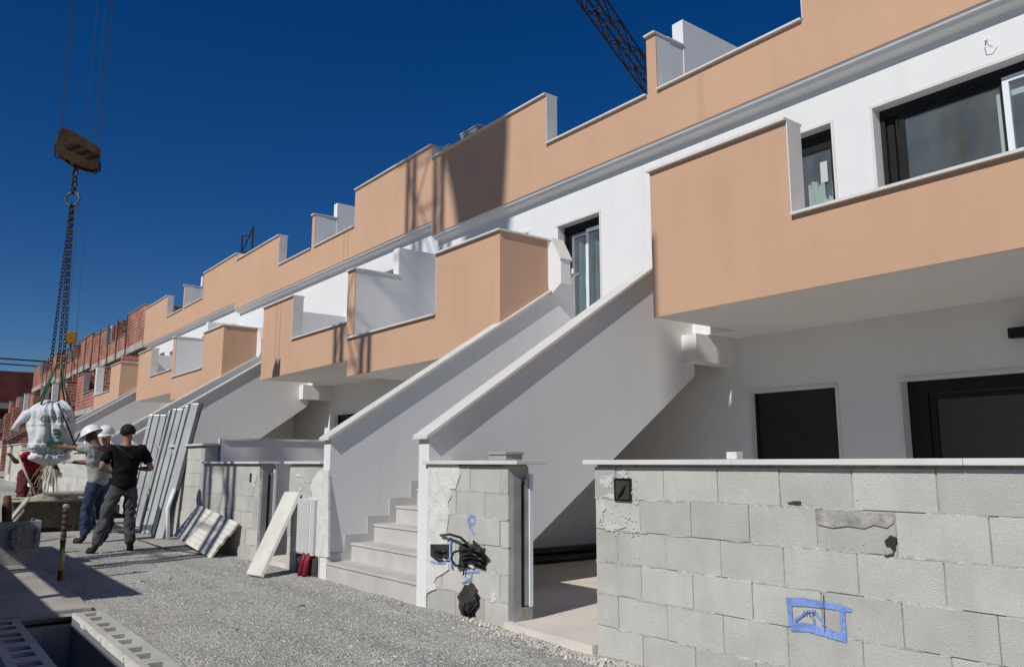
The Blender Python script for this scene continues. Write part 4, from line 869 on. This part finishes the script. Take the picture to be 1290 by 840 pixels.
# ---------------------------------------------------------------- cranes
def lattice(mb, p0, p1, w_, r, nseg, u_, v_, rb=None):
    p0, p1 = Vector(p0), Vector(p1); u_, v_ = Vector(u_) * w_ / 2, Vector(v_) * w_ / 2; rb = rb or r * .5
    cs = [u_ + v_, u_ - v_, -u_ - v_, -u_ + v_]
    for c in cs: mb.tube([p0 + c, p1 + c], r, 6)
    for i in range(nseg):
        a, b = p0.lerp(p1, i / nseg), p0.lerp(p1, (i + 1) / nseg)
        for j in range(4):
            c, d = cs[j], cs[(j + 1) % 4]; mb.tube([a + c, a + d], rb, 4); mb.tube([a + c, b + d] if (i + j) % 2 else [a + d, b + c], rb, 4)
T = thing('tower_crane', 'tower crane whose dark lattice jib rises over the roof at the top of the picture', 'crane', (-35, 45.2, 0))
m = MB(); a = Vector((-18.5, 11.5, 22)); b = Vector((-36.2, 48.2, 22)); d = (b - a).normalized(); sd_ = d.cross(zz); lattice(m, a, b, .78, .045, 28, sd_, (0, 0, 1), .03); m.build('jib', M['drust'], T)
m = MB(); lattice(m, (-35.2, 46.2, 0), (-35.2, 46.2, 22), 1.5, .09, 16, (1, 0, 0), (0, 1, 0)); m.build('mast', M['rust'], T)
MXC, MYC = -8.86, -7.2
T = thing('tower_crane', 'tower crane standing across the street behind the camera, its mast shading the facade', 'crane', (MXC, MYC, 0))
m = MB(); lattice(m, (MXC + .05, MYC, 0), (MXC + .05, MYC, 22), 1.02, .085, 12, (1, 0, 0), (0, 1, 0), .026); m.build('mast', M['ysteel'], T)
m = MB(); a = Vector((MXC, MYC, 21.5)); b = Vector((bx, by, 21.5)); d = (b - a).normalized(); lattice(m, a - d * .5, b + d * 4, 1.0, .07, 20, d.cross(zz), (0, 0, 1)); m.build('jib', M['ysteel'], T)
m = MB(); m.box(MXC - .8, MXC + .8, MYC - .8, MYC + .8, 20.6, 21.1); m.box(-1.2 + MXC + 1.2, .6 + MXC, MYC - 2.0, MYC - 1.0, 0, .4) if 0 else None; m.build('slewing_platform', M['ysteel'], T)
T = thing('concrete_skip', 'tapered concrete skip hanging across the street, its shadow dark on the peach parapet', 'skip', (-5.3, -12.4, 23))
m = MB(); vs = []
t0 = 20.0 / math.cos(0) ; 
sx = lambda X_: X_ + 19.96 * math.tan(R(SUN_AZ)); sz = lambda z_: z_ + 19.96 / math.cos(R(SUN_AZ)) * math.tan(R(SUN_EL))
m.prism([(sx(-11.12), sz(4.95)), (sx(-10.15), sz(4.95)), (sx(-10.05), sz(6.0)), (sx(-9.98), sz(7.6)), (sx(-11.9), sz(7.6)), (sx(-11.45), sz(6.3))], 'y', -12.9, -11.9); m.build('hopper', M['cgrey'], T)
m = MB(); m.tube([(-5.2, -12.4, sz(7.6)), (-5.2, -12.4, 44)], .03, 5); m.build('hoist_rope', M['rust'], T)
T = thing('shading_container', 'dark site storage container added across the street, out of view, to shade the left foreground', 'container', (-10.5, -1.7, 0))  # unseen box added to cast the shade over slab and pit
m = MB(); n = 44
m.box(-14.2, -4.22, -3.5, -1.12, .0, 2.0); m.build('container_body', M['contain'], T, bevel=.02)
m = MB()
for i in range(n): m.box(-14.1 + 9.8 * i / n, -14.1 + 9.8 * (i + .5) / n, -1.12, -1.10, .1, 1.9)
m.build('corrugation', M['contain'], T)
m = MB(); m.box(-4.219, -4.19, -3.4, -2.33, .1, 1.9); m.build('door', M['contain'], T); m = MB(); m.box(-4.219, -4.19, -2.3, -1.2, .1, 1.9); m.build('door', M['contain'], T)

ty, te = math.tan(R(SUN_AZ)), math.tan(R(SUN_EL)) / math.cos(R(SUN_AZ)); dyb = YF + 3.5
T = thing('shade_blocker', 'small dark bucket added unseen high behind the camera to shade the facade', 'blocker', (-2.9, -3.5, 11.2))  # unseen block added to keep a strip of sun off the facade
m = MB(); m.prism([(-6.17 + ty * dyb, .95 + te * dyb), (-5.81 + ty * dyb, .95 + te * dyb), (-5.805 + ty * dyb, 1.84 + te * dyb), (-6.18 + ty * dyb, 1.84 + te * dyb)], 'y', -3.6, -3.4); m.build('blocker_body', M['cgrey'], T)
m = MB(); m.tube([(-6.0 + ty * dyb, -3.5, 1.69 + te * dyb), (-6.0 + ty * dyb, -3.5, 30)], .006, 5); m.build('rope', M['rust'], T)
T = thing('shading_boards', 'flat bundle of timber boards on bearers added out of view on the container to shade a band of gravel', 'timber', (-9.6, -1.3, 2.0))  # unseen boards added so their shade falls as a band on the gravel
for i in range(4):
    m = MB(); m.box(-12.6, -7.38, -1.54 + i * .125, -1.54 + i * .125 + .12, 2.50, 2.60); m.build('board', M['wood'], T)
for x in (-12.2, -9.9, -7.7):
    m = MB(); m.box(x, x + .07, -1.5, -1.15, 2.0, 2.499); m.build('bearer', M['wood'], T)
# ---------------------------------------------------------------- roof clutter
T = thing('roof_trestle', 'small dark steel trestle standing on the roof of the second finished house', 'trestle', (-24.6, 8.5, 6.4))
m = MB(); zt = 8.95
pts = [(-25.2, 8.3, 6.4), (-25.2, 8.3, 8.5), (-24.2, 8.3, 8.62), (-24.2, 8.3, 6.4)]
m.tube(pts[:2], .03, 6); m.tube(pts[2:], .03, 6); m.tube([pts[1], (-24.2, 8.3, 8.3)], .025, 6); m.tube([(-25.2, 8.3, 7.9), (-24.2, 8.3, 7.8)], .025, 6); m.tube([(-25.2, 8.3, 7.9), (-24.2, 8.3, 8.55)], .02, 6); m.build('trestle_frame', M['drust'], T)
for x in (-25.2, -24.2):
    m = MB(); m.tube([(x, 8.3, 7.6), (x, 9.1, 6.4)], .025, 6); m.build('leg', M['drust'], T)
m = MB(); m.box(-13.5, -12.85, 9.0, 9.6, 6.0, 8.16); m.build('chimney_shaft', M['cgrey'], (T3 := thing('roof_chimney', 'small grey chimney peeping over the parapet left of the dark shadow', 'chimney', (-13.2, 9.3, 6))))
m = MB(); m.box(-13.52, -12.83, 8.98, 9.62, 8.161, 8.18); m.build('cap', M['plaster'], T3)
T = thing('brick_pallet', 'dark stack standing on the roof of the first brick house', 'stack', (-43, 8.6, 7))
m = MB(); m.box(-44.6, -42.2, 8.3, 9.2, 6.6, 8.15); m.build('wrapped_bricks', M['brickdark'], T, bevel=.03)
m = MB(); m.box(-44.8, -44.65, 8.25, 8.4, 6.6, 8.2); m.build('upright', M['pvc'], T)
for i in range(14):
    x = -37 - i * 1.9; m = MB(); zt = 6.6 + (-x - 34) * .02; m.tube([(x, 7.45, zt - 1.0), (x, 7.45, zt + .9)], .03, 5)
    tag(m.build('safety_post', M['rust'], None), 'thin rusty safety post clamped to the roof edge of the brick houses', 'post', 'safety posts along the brick roof edge')

# ---------------------------------------------------------------- crossing building far left
T = thing('crossing_building', 'dark red brick building frame closing the street at the far left', 'building', (-72, 2, 1.2))
m = MB(); m.box(-74, -70, -14, 9.2, 5.6, 8.0); m.box(-74, -73.8, -14, 9.2, 1, 5.6); m.build('brick_parapet', M['brickdark'], T)
m = MB(); m.box(-74.3, -69.7, -14.2, 9.3, 5.2, 5.6); m.box(-74.3, -69.8, -14.2, 9.3, 2.6, 2.9); m.build('floor_slab', M['mortar'], T)
for y in (-6, -2, 2.3, 5.6):
    m = MB(); m.box(-70.4, -70.0, y, y + .4, 1, 5.2); m.build('column', M['brickdark'], T)
m = MB(); m.box(-72, -71.8, -14, 9, 1, 2.6); m.build('ground_floor_wall', M['brickdark'], T)
m = MB(); m.tube([(-70, -14, 9.0), (-70, 9.2, 8.9)], .06, 6); m.tube([(-70, -14, 8.6), (-70, 9.2, 8.5)], .05, 6)
for y in range(-13, 9, 3): m.tube([(-70, y + .5, 8), (-70, y + .5, 9)], .05, 6)
m.build('railing', M['dark'], T)
for i in range(5):
    m = MB(); x = -46 - 3.2 * i; m.box(x, x + .35, 4.4, 4.75, .6, 3.6 - .15 * i + .3)
    tag(m.build('brick_pillar', M['brick'], None), 'bare brick pillar in the row before the far brick houses', 'pillar', 'bare brick pillars')
# timber propped at left edge
for i, (a, b, l_) in enumerate([((-13.6, 1.25, .15), (-14.4, 1.7, .66), 'upper'), ((-13.4, 1.2, .02), (-14.2, 1.62, .50), 'lower')]):
    m = MB(); m.tube([a, b], .035, 4); tag(m.build('timber_prop', M['wood'], None), l_ + ' of two pale timbers slanting at the left edge beside the tub', 'timber', 'timbers at the left edge')
m = MB(); m.tube([(-12.3, 1.25, .3), (-12.32, 1.23, .62), (-12.3, 1.22, .78)], .05, 8, [1, 1.2, .8]); m.tube([(-12.3, 1.25, 0), (-12.3, 1.25, .3)], .03, 8)
tag(m.build('clamp_post', M['rust'], None, smooth=True), 'short dark clamp sticking up behind the concrete block at the left edge', 'clamp')

# ---------------------------------------------------------------- people
def skin_mesh(chains, name, m_, parent, sub=2, mats=None, fold=0):
    # chains: list of (points, radii, attach) ; attach = (chain index, point index) or None
    vs, es, rs, idx = [], [], [], []
    for pts, rad, att in chains:
        ids = []
        if att is not None: ids.append(idx[att[0]][att[1]])
        for p, r_ in zip(pts, rad):
            vs.append(p); rs.append(r_); ids.append(len(vs) - 1)
            if len(ids) > 1: es.append((ids[-2], ids[-1]))
        idx.append(ids)
    me = bpy.data.meshes.new(name); me.from_pydata([tuple(v) for v in vs], es, []); ob = bpy.data.objects.new(name, me); C.objects.link(ob)
    ob.modifiers.new('skin', 'SKIN').use_smooth_shade = True
    sk = me.skin_vertices[0].data
    for i, r_ in enumerate(rs):
        rr = r_ if isinstance(r_, tuple) else (r_, r_); sk[i].radius = rr; sk[i].use_root = (i == 0)
    s = ob.modifiers.new('sub', 'SUBSURF'); s.levels = sub; s.render_levels = sub
    dg = bpy.context.evaluated_depsgraph_get(); m2 = bpy.data.meshes.new_from_object(ob.evaluated_get(dg)); bpy.data.objects.remove(ob)
    for mm in (m_ if isinstance(m_, list) else [m_]): m2.materials.append(mm)
    if mats:
        for p in m2.polygons: p.material_index = mats(p.center)
    if fold:
        m2.update()
        nv = [v.normal.copy() for v in m2.vertices]
        for v, nn in zip(m2.vertices, nv):
            q_ = v.co; a_ = noise.noise(Vector((q_.x * 7, q_.y * 7, q_.z * 16))) ; b_ = (1 - abs(noise.noise(Vector((q_.x * 9 + 3, q_.y * 9, q_.z * 11 + q_.y * 6))) * 2)) ** 3
            v.co = q_ + nn * (a_ * fold - max(0, b_) * fold * .9)
    for p in m2.polygons: p.use_smooth = True
    o2 = bpy.data.objects.new(name, m2); C.objects.link(o2); o2.parent = parent; return o2

def person(loc, ang, label, J, skin, shirt, pants, boots, gloves=(None, None), helmet=False, face=True, hair=True):
    """J: joints in (forward, left, up)."""
    T = thing('person', label, 'person', loc); T.rotation_euler = (0, 0, ang)
    V = lambda p: Vector(p)
    pel, chest, neck, head = V(J['pelvis']), V(J['chest']), V(J['neck']), V(J['head'])
    hd = (head - neck).normalized(); fwd = V(J.get('look', (1, 0, 0))); fwd = (fwd - fwd.dot(hd) * hd).normalized(); side = hd.cross(fwd)
    chains = [([pel, pel.lerp(chest, .5), chest, neck, head - hd * .03, head + hd * .05, head + hd * .10], [(.10, .085), (.11, .09), (.145, .10), .055, (.072, .088), (.078, .09), (.055, .065)], None)]
    for s, sh, el, wr in ((1, 'shL', 'elL', 'wrL'), (-1, 'shR', 'elR', 'wrR')):
        a, b, c = V(J[sh]), V(J[el]), V(J[wr]); hdv = (c - b).normalized(); ix = len(chains)
        chains.append(([a, a.lerp(b, .5), b, b.lerp(c, .3), c], [.056, .050, .040, .041, .027], (0, 2)))
        hn = J.get('hand' + sh[-1]); hdv = V(hn).normalized() if hn else hdv
        palm = c + hdv * .07; sdv = hdv.cross(zz).normalized() if abs(hdv.z) < .9 else V((0, 1, 0))
        chains.append(([c + hdv * .035, palm], [(.030, .020), (.034, .018)], (ix, 5)))
        px_ = len(chains) - 1
        curl = V((0, 0, -1)) if abs(hdv.z) < .7 else V((1, 0, 0))
        for q_, (off, ln) in enumerate(((-.028, .068), (-.010, .078), (.010, .074), (.027, .058))):
            b0 = palm + sdv * off * .8 + hdv * .012; chains.append(([b0, b0 + sdv * off * .3 + hdv * ln * .55 + curl * .012, b0 + sdv * off * .4 + hdv * ln * .85 + curl * .038], [.0105, .009, .007], (px_, 2)))
        tb = c + hdv * .03 + sdv * .028 * (-s); chains.append(([tb, tb + sdv * .022 * (-s) + hdv * .03, tb + sdv * .026 * (-s) + hdv * .06 + curl * .01], [.012, .010, .008], (px_, 1)))
    for hp, kn, an, to in (('hpL', 'knL', 'anL', 'toL'), ('hpR', 'knR', 'anR', 'toR')):
        a, b, c, d = V(J[hp]), V(J[kn]), V(J[an]), V(J[to])
        chains.append(([a, a.lerp(b, .5), b, b.lerp(c, .35), c, c.lerp(d, .35) + V((0, 0, -.04)), d], [.078, .074, .056, .056, .045, (.052, .052), (.050, .034)], (0, 0)))
    wl, wR = V(J['wrL']), V(J['wrR'])
    ml = [skin, M['glove'] if gloves[0] else skin, gloves[1] or skin, boots]
    anz = max(J['anL'][2], J['anR'][2])
    def pick(c):
        if c.z < anz + .07 and (c - V(J['anL'])).length < .4 or c.z < anz + .07 and (c - V(J['anR'])).length < .4: return 3
        if gloves[0] and (c - wl).length < .20 and (c - V(J['elL'])).length > (wl - V(J['elL'])).length - .03: return 1
        if gloves[1] and (c - wR).length < .20 and (c - V(J['elR'])).length > (wR - V(J['elR'])).length - .03: return 2
        return 0
    body = skin_mesh(chains, 'body', ml, T, 2, pick)
    # facial features joined as children of the head
    if face:
        m = MB(); c = head + hd * .025
        m.tube([c + fwd * .082 + hd * .015, c + fwd * .110 - hd * .018, c + fwd * .088 - hd * .028], .012, 6, [.6, 1.1, .8])
        for s in (1, -1): m.tube([c + side * .072 * s + hd * .02, c + side * .088 * s, c + side * .074 * s - hd * .025], .012, 6, [.7, 1, .6])
        m.build('nose_and_ears', skin, T, smooth=True)
        m = MB()
        for s in (1, -1): m.tube([c + fwd * .078 + side * .030 * s + hd * .012, c + fwd * .086 + side * .030 * s + hd * .012], .009, 8)
        m.build('eyes', M['hair'], T)
        m = MB(); m.tube([c + fwd * .080 + side * .024 - hd * .05, c + fwd * .092 - hd * .052, c + fwd * .080 - side * .024 - hd * .05], .006, 6); m.build('mouth', M['redtube'], T)
    def dome(name, m_, r0, low, sq=(1, 1), cut=None, brim=0, n=20, k=9, lift=.0):
        m = MB(); c = head + hd * (.035 + lift)
        for j in range(k + 1):
            ph = low + (math.pi / 2 - low) * j / k
            for i in range(n):
                a = 2 * math.pi * i / n; rr = r0 * math.cos(ph); fx = rr * math.cos(a) * 1.12
                hh = r0 * 1.0 * math.sin(ph)
                if cut and math.cos(a) > .2 and j == 0: hh += cut
                m.v.append(c + fwd * (fx - .008) + side * rr * math.sin(a) * .93 + hd * hh)
        for j in range(k):
            for i in range(n): p = j * n + i; q_ = j * n + (i + 1) % n; m.face((p, q_, q_ + n, p + n))
        b = len(m.v)
        if brim:
            for i in range(n):
                a = 2 * math.pi * i / n; rr = r0 * math.cos(low) + brim * (.35 + .95 * max(0, math.cos(a))); m.v.append(c + fwd * (rr * math.cos(a) * 1.12 - .008) + side * rr * math.sin(a) * .93 + hd * (r0 * math.sin(low) - .012))
            for i in range(n): m.face((i, b + i, b + (i + 1) % n, (i + 1) % n))
        else: m.face(tuple(range(n - 1, -1, -1)))
        return m.build(name, m_, T, smooth=True, recalc=True)
    if hair: dome('hair', M['hair'], .108, -.45, cut=.075)
    if helmet: dome('safety_helmet', M['helmet'], .142, -.02, brim=.045, lift=.03)
    # clothes
    sc = [([pel + (chest - pel) * -.42, pel.lerp(chest, .2), pel.lerp(chest, .6), chest, chest.lerp(neck, .75)], [(.20, .165), (.175, .14), (.18, .14), (.19, .14), (.085, .085)], None)]
    for sh, el in (('shL', 'elL'), ('shR', 'elR')):
        a, b = V(J[sh]), V(J[el]); sc.append(([a, a.lerp(b, .4), a.lerp(b, .78)], [.083, .078, .080], (0, 3)))
    skin_mesh(sc, 'shirt', shirt, T, 3, fold=.016)
    pc = [([pel + (chest - pel) * .28, pel - (chest - pel) * .15], [(.18, .145), (.185, .155)], None)]
    for hp, kn, an in (('hpL', 'knL', 'anL'), ('hpR', 'knR', 'anR')):
        a, b, c = V(J[hp]), V(J[kn]), V(J[an]); pc.append(([a, a.lerp(b, .5), b, b.lerp(c, .5), c + V((0, 0, -.01))], [.122, .108, .086, .082, .078], (0, 1)))
    skin_mesh(pc, 'trousers', pants, T, 3, fold=.018)
    return T
BASE = dict(pelvis=(0, 0, .93), chest=(.01, 0, 1.30), neck=(.02, 0, 1.47), head=(.05, 0, 1.58), shL=(0, .185, 1.39), shR=(0, -.185, 1.39), elL=(-.02, .28, 1.12), elR=(-.02, -.28, 1.12), wrL=(.2, .20, 1.05), wrR=(.2, -.2, 1.05),
            hpL=(0, .095, .88), hpR=(0, -.095, .88), knL=(.03, .13, .48), knR=(.03, -.13, .48), anL=(-.02, .16, .09), anR=(-.02, -.16, .09), toL=(.15, .19, .035), toR=(.15, -.19, .035))
def pose(**k): d = dict(BASE); d.update(k); return d
P1 = pose(shL=(0, .20, 1.39), shR=(0, -.20, 1.39), elL=(-.02, .31, 1.13), elR=(-.05, -.33, 1.12), wrL=(.20, .20, 1.10), wrR=(.20, -.22, 1.12), knL=(.06, .20, .48), anL=(-.04, .30, .09), toL=(.10, .38, .035), knR=(.04, -.10, .48), anR=(-.02, -.13, .09), toR=(.14, -.16, .035), head=(.03, 0.0, 1.60), look=(1, 0, -.15))
person((-12.15, 2.57, 0), R(178), 'man in black t-shirt and grey work trousers standing with his back to us', P1, M['skin'], M['tblack'], M['pgrey'], M['boot'])
mk = MB(); mk.tube([(-11.99, 2.40, 1.43), (-11.98, 2.50, 1.36), (-11.975, 2.60, 1.27)], .012, 6); tag(mk.build('shoulder_strap', M['strap'], None, smooth=True), 'dark green strap across the back of the man in black', 'strap')
P2_ = pose(chest=(.05, 0, 1.28), neck=(.09, 0, 1.45), head=(.15, 0, 1.555), shL=(.06, .18, 1.38), shR=(.06, -.18, 1.38), elL=(.32, .20, 1.40), wrL=(.56, .14, 1.42), elR=(.30, -.20, 1.18), wrR=(.55, -.16, 1.19), look=(1, 0, -.1), knL=(.08, .12, .48), anL=(.06, .14, .09), toL=(.22, .16, .035), anR=(-.12, -.14, .09), toR=(.05, -.16, .035))
person((-13.55, 2.50, gz(-13.6)), math.atan2(-.60, -.55), 'worker in white helmet and grey t-shirt reaching out to steady the bag', P2_, M['skind'], M['tgrey'], M['denim'], M['boot'], gloves=(None, M['glove']), helmet=True, hair=False)
P3 = pose(elL=(.12, .24, 1.15), elR=(.12, -.24, 1.15), wrL=(.32, .12, 1.12), wrR=(.32, -.12, 1.12))
person((-15.05, 2.86, gz(-15)), R(-35), 'worker in white helmet and white shirt facing us behind the other two', P3, M['skin'], M['twhite'], M['denim'], M['boot'], helmet=True, hair=False)
P4 = pose(pelvis=(-.10, 0, .92), chest=(.20, 0, 1.17), neck=(.33, 0, 1.27), head=(.43, 0, 1.32), shL=(.20, .18, 1.24), shR=(.20, -.18, 1.24), elL=(.30, .30, 1.02), wrL=(.46, .28, .95), elR=(.26, -.34, 1.12), wrR=(.36, -.44, 1.22), hpL=(-.10, .10, .88), hpR=(-.10, -.10, .88), look=(1, 0, -.8))
person((-16.6, 1.98, gz(-16.6)), R(10), 'worker in dark red clothes bent over the tub behind the bag', P4, M['skind'], M['tred'], M['pred'], M['boot'], gloves=(None, M['gloveg']), helmet=False)
T = thing('shovel', 'pale handled shovel slanting into the tub in front of the worker in red', 'shovel', (-16.1, 1.9, .6))
m = MB(); m.tube([(-16.05, 1.66, 1.38), (-16.0, 2.02, .60)], .018, 8); m.build('handle', M['wood'], T, smooth=True)
m = MB(); m.obox((-16.1, 2.0, .62), (.18, 0, 0), (0, .12, -.18), (0, .01, .01)); m.build('blade', M['rust'], T)
